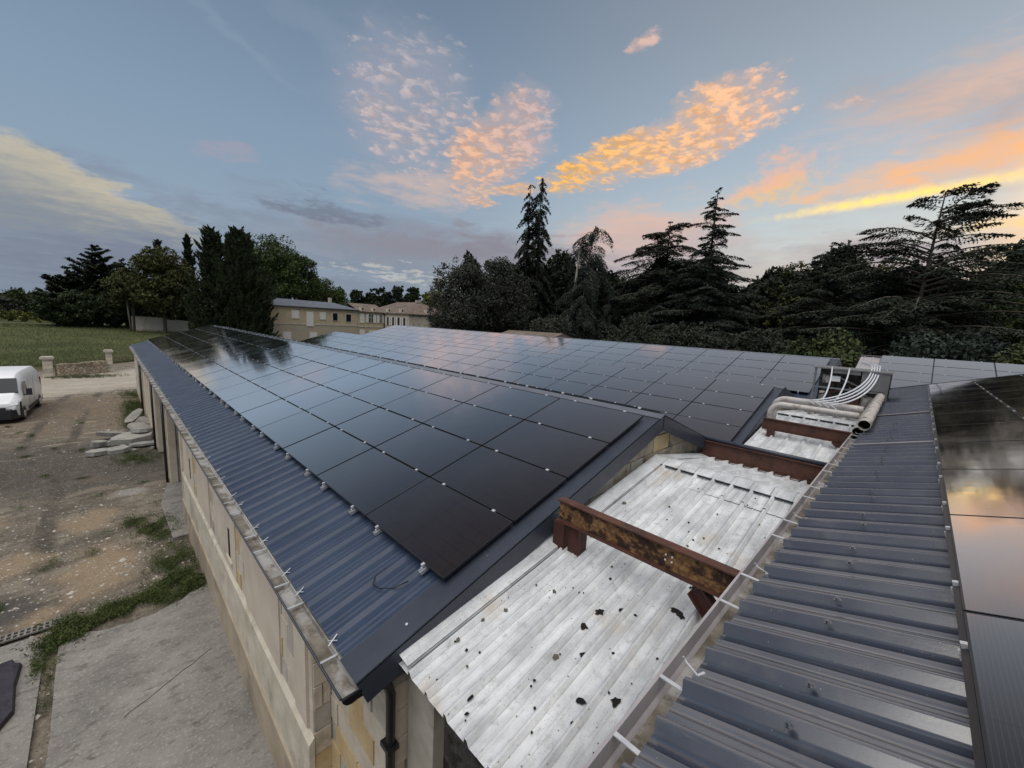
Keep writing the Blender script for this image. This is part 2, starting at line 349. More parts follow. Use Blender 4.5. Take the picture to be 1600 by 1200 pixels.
M['bark'] = basic('grey_brown_bark', (.07,.058,.045), (.13,.11,.09), 6, .95, .6, 20, .02, stretch=(1,1,.3))
M['bark_pale'] = basic('pale_bark', (.20,.18,.15), (.32,.29,.25), 6, .95, .6, 20, .02, stretch=(1,1,.3))
M['tarp'] = basic('purple_black_sheet', (.018,.014,.022), (.035,.028,.04), 6, .55, .6, 18, .02)

def mat_glass_dark():
    m_, n, p = principled('dark_window_glass'); p.inputs['Base Color'].default_value = (.012, .016, .022, 1)
    p.inputs['Roughness'].default_value = .05; return m_
M['glass'] = mat_glass_dark(); next(q for q in M['glass'].node_tree.nodes if q.type == 'BSDF_PRINCIPLED').inputs['Specular IOR Level'].default_value = .22
def mat_panel():
    m_, n, p = principled('photovoltaic_glass')
    oc = n.new('ShaderNodeTexCoord').outputs['Object']; x, y, z = n.sep(oc)
    def grid(v, step, wd):
        fr = n.m('FRACT', n.m('DIVIDE', v, step)); d = n.m('MULTIPLY', n.m('MINIMUM', fr, n.m('SUBTRACT', 1., fr)), step)
        return n.rng(d, wd*.4, wd, 1., 0.)
    cell = n.m('MAXIMUM', grid(x, 1.04/6, .0035), grid(n.m('ADD', y, .0), 1.777/18, .0028))
    mid = n.rng(n.m('ABSOLUTE', n.m('SUBTRACT', y, .8885)), .004, .010, 1., 0.)
    bus = grid(x, 1.04/60, .0022)
    rnd = n.new('ShaderNodeObjectInfo').outputs['Random']
    c = n.mix(rnd, (.0055, .0040, .0055, 1), (.0085, .0060, .0075, 1))
    c = n.mix(n.m('MULTIPLY', bus, .6), c, (.040, .033, .034, 1))
    c = n.mix(n.m('MULTIPLY', n.m('MAXIMUM', cell, mid), .75), c, (.0015, .0015, .002, 1))
    dust = n.noise(n.new('ShaderNodeNewGeometry').outputs['Position'], 1.1, 5, .6)
    c = n.mix(n.rng(dust, .35, .8, 0., .10), c, (.07, .065, .06, 1))
    n.put(p.inputs['Base Color'], c)
    p.inputs['Roughness'].default_value = .6; p.inputs['Specular IOR Level'].default_value = 0.
    nb = n.bump(n.noise(oc, 2.2, 2), .05, .02)
    gl = n.new('ShaderNodeBsdfGlossy'); gl.distribution = 'GGX'; n.put(gl.inputs['Color'], (1., .94, .915, 1)); n.put(gl.inputs['Roughness'], n.rng(dust, .3, .7, .06, .12)); n.put(gl.inputs['Normal'], nb)
    fac = n.new('ShaderNodeLayerWeight'); fac.inputs['Blend'].default_value = .5
    fr = n.m('ADD', .012, n.m('MULTIPLY', .93, n.m('POWER', n.rng(fac.outputs['Facing'], .19, .75, smooth=False), 2.5)))
    mx = n.new('ShaderNodeMixShader'); n.put(mx.inputs[0], fr); n.l.new(p.outputs[0], mx.inputs[1]); n.l.new(gl.outputs[0], mx.inputs[2])
    out = next(q for q in n.n if q.type == 'OUTPUT_MATERIAL'); n.l.new(mx.outputs[0], out.inputs[0])
    return m_
M['pv'] = mat_panel()
def mat_white_roof():
    m_, n, p = principled('weathered_white_sheet_metal')
    P = n.new('ShaderNodeNewGeometry').outputs['Position']; x, y, z = n.sep(P)
    st = n.v('MULTIPLY', P, (1., 2.4, 1.))
    a = n.noise(st, 1.6, 7, .65)
    c = n.mix(n.rng(a, .3, .68), (.40, .415, .43, 1), (.66, .68, .695, 1))
    b = n.noise(P, 9, 6, .7)
    c = n.mix(n.rng(b, .52, .70, 0., .75), c, (.36, .365, .36, 1))
    c = n.mix(n.rng(n.noise(n.v('MULTIPLY', P, (1.5, 12., 1.)), 1.4, 4, .7), .60, .78, 0., .25), c, (.30, .30, .29, 1))
    s1 = n.noise(n.v('ADD', P, (4.1, 2.2, 0)), 1.3, 5, .6)                    # tan rust bloom
    c = n.mix(n.rng(s1, .58, .72, 0., .55), c, (.42, .35, .26, 1))
    sp = n.m('MULTIPLY', n.rng(n.vor(P, 17), .10, .17, 1., 0.), n.rng(n.noise(P, 5, 3), .53, .58))
    c = n.mix(n.m('MULTIPLY', sp, .85), c, (.10, .095, .08, 1))
    sp2 = n.m('MULTIPLY', n.rng(n.vor(P, 55), .14, .25, 1., 0.), n.rng(n.noise(P, 3, 4), .45, .62))
    c = n.mix(n.m('MULTIPLY', sp2, .6), c, (.18, .175, .16, 1))
    # dark lines along the rib feet, shade painted in to show relief (ribs repeat every .262 m from y = .35)
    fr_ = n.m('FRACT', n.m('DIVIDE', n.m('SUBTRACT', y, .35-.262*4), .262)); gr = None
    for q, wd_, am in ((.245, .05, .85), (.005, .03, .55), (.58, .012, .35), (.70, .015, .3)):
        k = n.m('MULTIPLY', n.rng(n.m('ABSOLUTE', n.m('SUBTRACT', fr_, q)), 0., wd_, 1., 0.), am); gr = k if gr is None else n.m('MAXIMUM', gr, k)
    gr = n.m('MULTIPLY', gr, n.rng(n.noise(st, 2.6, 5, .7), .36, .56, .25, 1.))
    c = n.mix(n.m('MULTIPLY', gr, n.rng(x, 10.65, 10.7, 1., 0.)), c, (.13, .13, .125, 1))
    n.put(p.inputs['Base Color'], c); p.inputs['Roughness'].default_value = .55
    n.put(p.inputs['Normal'], n.bump(n.noise(P, 26, 6, .7), .25, .01))
    return m_
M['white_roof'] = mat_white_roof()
def mat_concrete(name, c1, c2, dark, light):
    m_, n, p = principled(name)
    P = n.new('ShaderNodeNewGeometry').outputs['Position']
    a = n.noise(P, .9, 8, .65); b = n.noise(n.v('MULTIPLY', P, (1, 2.2, 1)), 3.5, 7, .7); d = n.noise(P, 22, 5, .7)
    c = n.mix(n.rng(a, .32, .66), c1, c2)
    c = n.mix(n.rng(b, .50, .68, 0., .7), c, dark)
    c = n.mix(n.rng(d, .50, .72, 0., .65), c, light)
    c = n.mix(n.rng(n.noise(n.v('ADD', P, (3, 9, 0)), 2.4, 6, .7), .60, .72, 0., .7), c, n.v('SCALE', dark, scale=.55))
    n.put(p.inputs['Base Color'], c); p.inputs['Roughness'].default_value = .95
    n.put(p.inputs['Normal'], n.bump(n.m('ADD', n.m('MULTIPLY', b, 1.), n.m('MULTIPLY', d, .5)), .7, .04))
    return m_
M['concrete'] = mat_concrete('worn_grey_concrete', (.17, .16, .145, 1), (.255, .24, .215, 1), (.095, .088, .078, 1), (.40, .39, .37, 1))
M['rubble'] = mat_concrete('broken_concrete', (.22, .215, .20, 1), (.32, .31, .285, 1), (.11, .105, .10, 1), (.45, .43, .40, 1))
def mat_leaf(name, c1, c2, c3=None, scale=.5):
    m_, n, p = principled(name)
    P = n.new('ShaderNodeNewGeometry').outputs['Position']
    c = n.mix(n.rng(n.noise(P, scale, 4, .6), .32, .68), c1, c2); c = n.v('SCALE', c, scale=1.05)
    c = n.mix(n.rng(n.noise(P, scale*7, 3, .6), .45, .75, 0., .7), c, c3 or n.v('SCALE', c2, scale=1.5))
    n.put(p.inputs['Base Color'], c); p.inputs['Roughness'].default_value = .75; p.inputs['Specular IOR Level'].default_value = .2
    return m_
M['lf_cedar'] = mat_leaf('blue_green_cedar_needles', (.022,.030,.024), (.040,.052,.040))
M['lf_cedar_dark'] = mat_leaf('dark_cedar_needles', (.020,.025,.017), (.038,.045,.030))
M['lf_cypress'] = mat_leaf('dark_cypress_scales', (.018,.028,.012), (.034,.048,.020))
M['lf_olive'] = mat_leaf('olive_green_leaves', (.040,.045,.016), (.075,.078,.028))
M['lf_oak'] = mat_leaf('oak_leaves', (.034,.045,.018), (.060,.076,.028))
M['lf_grey'] = mat_leaf('grey_green_holm_oak_leaves', (.030,.032,.024), (.055,.058,.044))
M['lf_green'] = mat_leaf('mid_green_leaves', (.030,.048,.014), (.055,.080,.022))
M['lf_yellow'] = mat_leaf('yellow_green_leaves', (.070,.085,.018), (.13,.14,.035))
M['lf_pine'] = mat_leaf('pine_needles', (.014,.022,.012), (.028,.038,.018))
M['lf_weed'] = mat_leaf('weed_leaves', (.040,.058,.018), (.085,.105,.034), scale=2.)
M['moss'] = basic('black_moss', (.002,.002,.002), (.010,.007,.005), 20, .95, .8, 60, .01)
M['moss_brown'] = basic('brown_lichen', (.06,.05,.035), (.14,.12,.09), 20, .95, .8, 60, .01)

# ------------------------------------------------------------------ terrain
def sstep(t): t = np.clip(t, 0, 1); return t*t*(3-2*t)
def hgt(x, y):
    x = np.asarray(x, float); y = np.asarray(y, float)
    return 2.4*sstep((y-58)/42)*(1-sstep((x-9)/10))
def bumpy(x, y):
    return .03*np.sin(x*1.7+y*.6)*np.sin(y*1.1-x*.4)+.02*np.sin(x*4.1+1)*np.sin(y*3.3)
def mat_ground():
    m_, n, p = principled('yard_earth_gravel_and_field')
    P = n.new('ShaderNodeNewGeometry').outputs['Position']; x, y, z = n.sep(P)
    big = n.noise(P, .22, 6, .6); mid = n.noise(P, .9, 7, .65); fin = n.noise(P, 6, 6, .7); st = n.vor(P, 16)
    stones = n.m('MULTIPLY', n.rng(st, .10, .22, 1., 0.), n.rng(fin, .42, .62))
    streak = n.noise(n.v('MULTIPLY', P, (.35, 1.5, 1.)), 1.1, 7, .65)
    c = n.mix(n.rng(mid, .3, .7), (.15, .125, .098, 1), (.29, .25, .195, 1))
    c = n.mix(n.rng(streak, .42, .62, 0., .8), c, (.10, .088, .072, 1))
    c = n.mix(n.rng(n.noise(P, 2.7, 7, .72), .50, .66, 0., .7), c, (.085, .074, .060, 1))
    c = n.mix(n.rng(n.noise(n.v('ADD', P, (5, 3, 0)), 2.1, 7, .75), .56, .68, 0., .6), c, (.36, .315, .25, 1))
    # dark damp earth in the middle of the yard
    yy = n.m('ADD', y, n.m('MULTIPLY', n.m('SUBTRACT', big, .5), 12.))
    damp = n.m('MULTIPLY', n.rng(yy, 19., 23.), n.rng(yy, 31., 27.))
    c = n.mix(n.m('MULTIPLY', damp, n.rng(mid, .2, .6, .35, .9)), c, (.075, .068, .060, 1))
    brown = n.m('MULTIPLY', n.rng(yy, 29., 33.), n.rng(yy, 45., 41.))
    c = n.mix(n.m('MULTIPLY', brown, n.rng(mid, .3, .6, .3, .75)), c, (.17, .125, .085, 1))
    pale = n.m('MULTIPLY', n.rng(streak, .56, .66), n.rng(yy, 22., 28.))
    c = n.mix(n.m('MULTIPLY', pale, .75), c, (.36, .31, .24, 1))
    for off in (0., 1.55):      # tyre ruts curving towards the gate
        cx_ = n.m('ADD', -3.2+off, n.m('MULTIPLY', n.m('POWER', n.m('MULTIPLY', n.m('SUBTRACT', y, 20.), .045), 2.), .9))
        dd_ = n.m('ABSOLUTE', n.m('SUBTRACT', n.m('SUBTRACT', x, cx_), n.m('MULTIPLY', n.m('SUBTRACT', mid, .5), .5)))
        c = n.mix(n.m('MULTIPLY', n.m('MULTIPLY', n.rng(dd_, .08, .30, 1., 0.), n.rng(big, .35, .6)), n.m('MULTIPLY', n.rng(y, 13., 16.), n.rng(y, 60., 50.))), c, (.085, .074, .060, 1))
    c = n.mix(n.m('MULTIPLY', n.rng(n.noise(P, 14, 6, .75), .52, .66), .55), c, (.36, .32, .265, 1))
    c = n.mix(n.m('MULTIPLY', n.rng(n.noise(n.v('ADD', P, (2, 8, 0)), 11, 6, .75), .54, .68), .6), c, (.06, .052, .042, 1))
    # sandy patches
    def spot(cx, cy, rx, ry, a=0.):
        ca, sa = math.cos(a), math.sin(a); X = n.m('SUBTRACT', x, cx); Y = n.m('SUBTRACT', y, cy)
        u = n.m('DIVIDE', n.m('ADD', n.m('MULTIPLY', X, ca), n.m('MULTIPLY', Y, sa)), rx)
        v = n.m('DIVIDE', n.m('SUBTRACT', n.m('MULTIPLY', Y, ca), n.m('MULTIPLY', X, sa)), ry)
        r = n.m('SQRT', n.m('ADD', n.m('MULTIPLY', u, u), n.m('MULTIPLY', v, v)))
        return n.rng(n.m('ADD', r, n.m('MULTIPLY', n.m('SUBTRACT', mid, .5), 1.8)), 1.1, .5)
    for a in ((-.5, 14.2, .9, 1.6), (-.7, 17.6, .8, 1.0), (-2.2, 15.5, 1.0, .8), (-1.5, 12.7, .5, .4), (-3.8, 19, 1.5, 1.)):
        c = n.mix(n.m('MULTIPLY', spot(*a), .8), c, (.31, .235, .155, 1))
    for a in ((.3, 19.6, .5, .5),):
        c = n.mix(n.m('MULTIPLY', spot(*a), .5), c, (.36, .35, .34, 1))
    c = n.mix(n.m('MULTIPLY', spot(-1.9, 13.2, .6, .8), .8), c, (.085, .08, .078, 1))
    # pale gravel drive
    yd = n.m('SUBTRACT', n.m('ADD', y, n.m('MULTIPLY', n.m('SUBTRACT', mid, .5), 5.)), n.m('MULTIPLY', x, .5))
    drive = n.m('MULTIPLY', n.rng(yd, 43., 46.), n.rng(yd, 58.5, 56.5))
    c = n.mix(n.m('MULTIPLY', drive, n.rng(streak, .35, .6, .95, .6)), c, (.47, .42, .35, 1))
    c = n.mix(n.m('MULTIPLY', stones, n.rng(y, 17., 22., .4, .06)), c, (.44, .41, .37, 1))
    # field
    yf = n.m('SUBTRACT', n.m('ADD', y, n.m('MULTIPLY', n.m('SUBTRACT', mid, .5), 6.)), n.m('MULTIPLY', x, .9))
    fld = n.rng(yf, 61., 65.)
    g = n.mix(n.rng(n.noise(n.v('MULTIPLY', P, (.5, 1., 1.)), .25, 7, .65), .35, .65), (.060, .072, .028, 1), (.105, .115, .045, 1))
    g = n.mix(n.rng(n.noise(P, 3.5, 5, .7), .45, .75, 0., .6), g, (.055, .052, .028, 1))
    g = n.mix(n.rng(yf, 74., 64., 0., .55), g, (.085, .066, .040, 1))
    c = n.mix(fld, c, g)
    c = n.mix(n.rng(x, 19., 24.), c, (.05, .055, .03, 1))
    n.put(p.inputs['Base Color'], c); p.inputs['Roughness'].default_value = .97; p.inputs['Specular IOR Level'].default_value = .25
    n.put(p.inputs['Normal'], n.bump(n.m('ADD', n.m('MULTIPLY', stones, .5), n.m('ADD', mid, n.m('MULTIPLY', fin, .7))), 1., .12))
    return m_
M['ground'] = mat_ground()
def ground():
    def axis(lo, hi, dense_lo, dense_hi, step):
        a = list(np.arange(dense_lo, dense_hi+1e-6, step)); s = step; v = dense_lo
        L = []
        while v > lo: s *= 1.35; v -= s; L.append(max(v, lo))
        s = step; v = dense_hi; Rr = []
        while v < hi: s *= 1.35; v += s; Rr.append(min(v, hi))
        return np.array(L[::-1]+a+Rr)
    xs = axis(-900, 1200, -8, 4, .25); ys = axis(-700, 1400, 2, 46, .3)
    X, Y = np.meshgrid(xs, ys); Z = hgt(X, Y)+bumpy(X, Y)*((Y < 70) & (X < 30))-.03
    nx, ny = len(xs), len(ys); i = np.arange(nx*ny).reshape(ny, nx)
    Fc = np.stack([i[:-1, :-1], i[:-1, 1:], i[1:, 1:], i[1:, :-1]], -1).reshape(-1, 4)
    obj('ground', fastmesh('ground', np.stack([X, Y, Z], -1).reshape(-1, 3), Fc, [M['ground']], smooth=True), kind='structure')
ground()

# concrete slab in the yard with an irregular far edge
def slab():
    top = [(-1.03, 3.2), (1.62, 3.2), (1.62, 4.5), (1.40, 4.52)] + [(1.40, 8.)] + [(1.40, 11.5)]
    far = []
    for k in range(15):
        t = k/14; x = 1.36-t*2.42; far.append((x, 11.62-.55*math.sin(t*3.1)*.9-.12*t+random.uniform(-.07, .07)))
    left = [(-1.05+random.uniform(-.02, .02), 11.0-k*.8) for k in range(1, 10)]
    poly = top+far+left
    b = MB(); b.prism([(x, y, -.10) for x, y in poly], (0, 0, .16))
    b.build('concrete_slab', M['concrete'], kind='structure')
    # crack: a shallow dark groove made as a thin sliver just over the slab
    pts = [(-.2+i*.075+random.uniform(-.01, .01), 8.35+i*.045+random.uniform(-.02, .02)) for i in range(18)]
    c = MB()
    for (x0, y0), (x1, y1) in zip(pts[:-1], pts[1:]):
        c.add([(x0, y0-.008, .064), (x1, y1-.006, .064), (x1, y1+.008, .064), (x0, y0+.008, .064)], [(0, 1, 2, 3)])
    c.build('concrete_crack', M['dark_hole'], kind='structure')
slab()
b = MB(); b.prism([(1.0, 14.6, -.05), (1.42, 14.6, -.05), (3.4, 15.7, -.05), (3.4, 19.4, -.05), (1.3, 19.5, -.05), (.95, 17.5, -.05)], (0, 0, .13)); b.build('concrete_apron', M['concrete'], kind='structure')
b = MB(); b.prism([(-3.4, 5, -.05), (-1.22, 5, -.05), (-1.25, 11.4, -.05), (-1.45, 11.75, -.05), (-3.4, 11.9, -.05)], (0, 0, .09)); b.build('concrete_path', M['concrete'], kind='structure')

# ------------------------------------------------------------------ roof planes
class Frame:
    def __init__(s, O, ux, uy): s.O = Vector(O); s.x = Vector(ux).normalized(); s.y = Vector(uy).normalized(); s.z = s.x.cross(s.y).normalized()
    def p(s, a, b_, c=0): return s.O+s.x*a+s.y*b_+s.z*c
    def mat(s, a, b_, c=0, tilt=None):
        M4 = Matrix(((s.x.x, s.y.x, s.z.x), (s.x.y, s.y.y, s.z.y), (s.x.z, s.y.z, s.z.z))).to_4x4(); M4.translation = s.p(a, b_, c)
        return M4 @ tilt if tilt is not None else M4
def profile(length, pitch_, prof):
    out = []; n = int(length/pitch_)+1
    for k in range(n):
        for s_, h in prof: 
            q = k*pitch_+s_*pitch_
            if q <= length: out.append((q, h))
    out.append((length, 0)); return out
RIB = [(0, 0), (.10, 0), (.17, .030), (.24, .030), (.31, 0), (.50, 0), (.53, .006), (.56, 0), (.72, 0), (.75, .006), (.78, 0)]
RIB_OLD = [(0, 0), (.02, 0), (.07, .060), (.17, .060), (.22, 0), (.60, 0), (.62, .007), (.66, .007), (.68, 0)]
def ribbed(name, fr, run, length, pitch_, prof, mat_, parent, nseg=1, wobble=0., off=0., thick=0.):
    pr = profile(length, pitch_, prof); n = len(pr); V = []
    for k in range(nseg+1):
        a = run*k/nseg
        for q, h in pr:
            wv = wobble*math.sin(q*2.1+a*1.3)*math.sin(a*2.3+q*.7) if wobble else 0
            V.append(fr.p(a, q, h+off+wv))
    i = np.arange(len(V)).reshape(nseg+1, n)
    Fc = np.stack([i[:-1, :-1], i[:-1, 1:], i[1:, 1:], i[1:, :-1]], -1).reshape(-1, 4)
    o = wloc(parent); V = np.array([tuple(v-o) for v in V])
    ob = obj(name, fastmesh(name, V, Fc, [mat_]), parent)
    return ob

PW, PL = 1.04, 1.777; PA, PB = 1.06, 1.79715
def panel_mesh():
    x0, x1, y0, y1, t = 0, PW, 0, PL, .035; i = .011
    b = MB()
    b.add([(x0,y0,-t),(x1,y0,-t),(x1,y1,-t),(x0,y1,-t),(x0,y0,0),(x1,y0,0),(x1,y1,0),(x0,y1,0)], [(0,3,2,1),(0,1,5,4),(1,2,6,5),(2,3,7,6),(3,0,4,7)], 0)
    b.add([(x0,y0,0),(x1,y0,0),(x1,y1,0),(x0,y1,0),(x0+i,y0+i,-.0015),(x1-i,y0+i,-.0015),(x1-i,y1-i,-.0015),(x0+i,y1-i,-.0015)],
          [(0,1,5,4),(1,2,6,5),(2,3,7,6),(3,0,4,7)], 0)
    b.add([(x0+i,y0+i,-.0015),(x1-i,y0+i,-.0015),(x1-i,y1-i,-.0015),(x0+i,y1-i,-.0015)], [(0,1,2,3)], 1)
    me = bpy.data.meshes.new('solar_panel'); me.from_pydata(b.v, [], b.f); me.materials.append(M['frame']); me.materials.append(M['pv'])
    me.polygons.foreach_set('material_index', b.mi); me.update(); return me
PANEL = panel_mesh()
def small_mesh(name, fn, mats):
    b = MB(); fn(b); me = bpy.data.meshes.new(name); me.from_pydata(b.v, [], b.f)
    for m_ in mats: me.materials.append(m_)
    me.polygons.foreach_set('material_index', b.mi); fixn(me); return me
CLAMP = small_mesh('clamp', lambda b: (b.box((-.017, -.024, -.03), (.017, .024, .007)), b.box((-.005, -.005, .007), (.005, .005, .012))), [M['alu']])
FOOT = small_mesh('mounting_foot', lambda b: (b.box((-.034, -.017, -.03), (.006, .017, .008)), b.box((-.024, -.010, .008), (-.008, .010, .015)), b.box((-.066, -.019, -.10), (.12, .019, -.09)), b.box((-.045, -.016, -.10), (-.03, .016, -.03)), b.box((-.075, -.022, -.088), (.2, -.016, -.05)), b.box((-.075, .016, -.088), (.2, .022, -.05))), [M['alu']])
CLIP = small_mesh('end_clip', lambda b: (b.box((-.022, -.014, -.02), (.004, .014, .008)), b.box((-.034, -.014, -.045), (-.016, .014, -.032)), b.box((-.020, -.012, -.045), (-.014, .012, .0))), [M['alu']])
def array(name, label, fr, rows, cols, clamps=True, feet=False, joined=False, flip=1):
    t = thing(name, label, 'solar panels', tuple(fr.O))
    for j in range(cols):
        for i in range(rows):
            tilt = Euler((R(random.uniform(-.14, .14)), R(random.uniform(-.14, .14)), 0)).to_matrix().to_4x4()
            link('solar_panel', PANEL, t, fr.mat(i*PA, j*PB*flip, random.uniform(-.001, .001), tilt) if flip == 1 else fr.mat(i*PA, -(j+1)*PB+.02, 0, tilt))
    rl = MB()
    for j in range(cols):
        for q in (.2, .8):
            y_ = (j*PB+q*PL)*flip
            rl.bar(fr.p(-.04, y_, -.06), fr.p(rows*PA+.03, y_, -.06), .035, .035, fr.z)
    rl.build('mounting_rail', M['alu'], t)
    if clamps:
        J = MB()
        for j in range(cols):
            for q in (.2, .8):
                y_ = (j*PB+q*PL)*flip
                for i in range(rows+1):
                    me = (CLIP if feet == 2 else FOOT) if (i == 0 and feet) else CLAMP
                    a_ = i*PA-.01 if i else -.005
                    if joined: 
                        J.obox(fr.p(a_, y_, -.01), fr.x*.017, fr.y*.026, fr.z*.018)
                    else: link('mounting_foot' if me is FOOT else 'clamp', me, t, fr.mat(a_, y_, 0))
        if joined: J.build('clamp', M['alu'], t, kind='stuff')
    return t

# ================================================================== barns (three parallel bays)
ct, stn = math.cos(TH), math.sin(TH)
def clip(poly, n_, c_):
    """keep n.x <= c (2d)"""
    out = []
    for i in range(len(poly)):
        p, q = poly[i], poly[(i+1) % len(poly)]; dp = p[0]*n_[0]+p[1]*n_[1]-c_; dq = q[0]*n_[0]+q[1]*n_[1]-c_
        if dp <= 0: out.append(p)
        if dp*dq < 0: s_ = dp/(dp-dq); out.append((p[0]+(q[0]-p[0])*s_, p[1]+(q[1]-p[1])*s_))
    return out
def stone_course(parent, plane, lo, hi, z0, z1, bl, bh, clips=(), proud=.03, mats=('stone_a', 'stone_b', 'stone_c'), weights=(5, 2, 2), skip=None):
    """blocks with recessed joints on a wall. plane = ('x'|'y', value, outward sign); lo..hi along the other axis"""
    ax, val, sg = plane; z = z0; row = 0
    while z < z1-.04:
        zt = min(z+bh*random.uniform(.92, 1.08), z1); s_ = lo-(bl*.5 if row % 2 else 0)*random.uniform(.7, 1.1)
        while s_ < hi-.03:
            L = bl*random.uniform(.75, 1.25); a, e = max(s_, lo), min(s_+L, hi); s_ += L
            if e-a < .06: continue
            g = .009; poly = [(a+g, z+g), (e-g, z+g), (e-g, zt-g), (a+g, zt-g)]
            for n_, c_ in clips: poly = clip(poly, n_, c_) if len(poly) >= 3 else poly
            if len(poly) < 3 or (skip and skip((a+e)/2, (z+zt)/2)): continue
            pr = proud*random.uniform(.7, 1.3)
            P3 = [((val, u, v) if ax == 'x' else (u, val, v)) for u, v in poly]
            off = (sg*pr, 0, 0) if ax == 'x' else (0, sg*pr, 0)
            MB().prism(P3, off).build('stone_block', M[random.choices(mats, weights)[0]], parent)
        z = zt; row += 1

EA = 3.62            # roof surface height at the left eave
A_fr = Frame((1.33, 2.93, 0), (ct, 0, stn), (0, 1, 0))
# pv plane of first array passes (2.31, y, 4.11); roof surface lies .13 below it
P0A = Vector((2.31, 3.15, CZ-2.64))
nA = Vector((-stn, 0, ct))
def on_roof(x, base, drop): return base.z+(x-base.x)*math.tan(TH)-drop/ct
zA = lambda x: on_roof(x, P0A, .135)
ridgeA = (6.68, zA(6.68))
A_fr.O = Vector((1.33, 2.93, zA(1.33)))
A_END = 42.6
def barn_a():
    t = thing('stone_barn', 'long pale stone barn with dark blue-grey ribbed metal roof, nearest on the left', 'barn', (1.45, 2.95, 0))
    runL = (6.62-1.33)/ct
    f2 = Frame(tuple(A_fr.p(0, .30)), A_fr.x, A_fr.y)
    ribbed('roof_sheet', f2, runL, A_END-2.93-.3, .3125, RIB, M['steel_roof'], t)
    # right slope down to the valley
    vx, vz = 10.95, CZ-2.97; d = Vector((vx-6.68, 0, vz-ridgeA[1])); 
    fr = Frame((vx, 3.15, vz), -d, (0, -1, 0)); fr = Frame((vx, A_END, vz), -d, (0, -1, 0))
    ribbed('roof_sheet', fr, d.length-.03, A_END-3.15, .3125, RIB, M['steel_roof'], t)
    # ridge cap
    b = MB(); 
    for s_, dd in ((-1, (-ct, 0, -stn)), (1, tuple(d.normalized()))):
        a = Vector((6.68, 2.92, ridgeA[1]+.062)); e = a+Vector(dd)*.17
        b.prism([a, e, e+Vector((0, 0, -.012)), a+Vector((0, 0, -.012))], (0, A_END-2.92, 0))
    b.build('ridge_cap', M['steel_roofB'], t)
    # barge flashing: flat strip on top, deep face below, on both slopes of the near gable
    b = MB()
    b.prism([A_fr.p(-.03, 0, .045), A_fr.p(runL+.05, 0, .045), A_fr.p(runL+.05, .34, .045), A_fr.p(-.03, .34, .045)], A_fr.z*-.012)
    o0, o1 = A_fr.p(-.03, 0, .045), A_fr.p(runL+.05, 0, .045); dn = Vector((0, 0, -.27))
    b.prism([o0, o1, o1+dn, o0+dn+Vector((.10, 0, .02))], (0, .015, 0))
    b.build('barge_flashing', M['steel_trim'], t)
    b = MB(); o0 = Vector((6.69, 2.93, ridgeA[1]+.047)); o1 = Vector((vx+.25, 2.93, vz+.0)); 
    b.prism([o0, o1, o1+dn, o0+dn], (0, .015, 0)); b.prism([o0, o1, o1+Vector((0, .3, 0)), o0+Vector((0, .3, 0))], (0, 0, -.012))
    b.build('barge_flashing', M['steel_trim'], t)
    MB().tube([A_fr.p(.55, .14, .047), A_fr.p(.55, .14, .060)], .014, 8).build('screw', M['alu'], t)
    for q in (1.6, 2.9, 4.3): MB().tube([A_fr.p(q, .14, .047), A_fr.p(q, .14, .056)], .010, 6).build('screw', M['steel_roofB'], t)
    # wall core with openings
    zt = EA+.02
    b = MB()
    def wl(y0, y1, z0=0, z1=None, x0=1.45, x1=1.75): b.box((x0, y0, z0-.1), (x1, y1, z1 or zA(x0)-.06))
    wl(4.5, 15.6); wl(15.6, 19.5, 3.15); wl(19.5, 20.3); wl(20.3, 24.4, 3.3); wl(24.4, 33.0); wl(33., 33.5); wl(33.5, 37, 3.3); wl(37, A_END-.3)
    b.box((1.69, 3.12, -.1), (1.95, 4.5, zA(1.69)-.06))
    b.build('wall', M['wall_stone'], t)
    # gable wall (seen over the white roof)
    g = MB(); g.prism([(1.95, 3.12, -.1), (1.95, 3.12, zA(1.95)-.06), (6.68, 3.12, ridgeA[1]-.06), (vx, 3.12, vz-.08), (vx, 3.12, -.1)], (0, .3, 0)); g.build('gable_wall', M['stone_old'], t)
    MB().box((1.75, A_END-.6, -.1), (vx, A_END-.3, 3.6)).build('wall', M['wall_stone'], t)
    tn = math.tan(TH); tr = (ridgeA[1]-vz)/(vx-6.68)
    cl = [((-tn, 1), zA(0)-.12), ((tr, 1), ridgeA[1]+tr*6.68-.12)]
    stone_course(t, ('y', 3.12, -1), 2.1, vx-.1, 3.35, 5.3, .55, .30, cl, .035, ('stone_old', 'stone_b', 'stone_c', 'stone_a'), (5, 2, 2, 2))
    # pale strip and cream corner blocks by the downpipe (gable side) and near end of the long wall
    stone_course(t, ('y', 3.12, -1), 1.70, 2.1, 0, 3.35, .42, .30, (), .03, ('stone_a', 'stone_c', 'stone_b'), (5, 3, 1))
    stone_course(t, ('x', 1.69, -1), 3.12, 4.5, 0, 3.55, .55, .30, (), .03)
    stone_course(t, ('y', 4.5, -1), 1.45, 1.66, 0, 3.50, .30, .30, (), .02, ('stone_a', 'stone_c', 'stone_b'), (5, 2, 1))
    # long wall: footing, projecting band, render panels between stone strips
    for y0, y1 in ((4.48, 15.6),):
        MB().prism([(1.45, y0, -.1), (1.36, y0, -.1), (1.36, y0, .82), (1.45, y0, .90)], (0, y1-y0, 0)).build('wall_footing', M['wall_low'], t)
        MB().prism([(1.45, y0-.02, .90), (1.385, y0-.02, .86), (1.385, y0-.02, 1.66), (1.45, y0-.02, 1.74)], (0, y1-y0, 0)).build('stone_band', M['wall_stone'], t)
    edges = [(4.62, 5.04), (5.66, 7.62), (8.30, 10.36), (10.95, 12.62), (13.25, 15.2)]
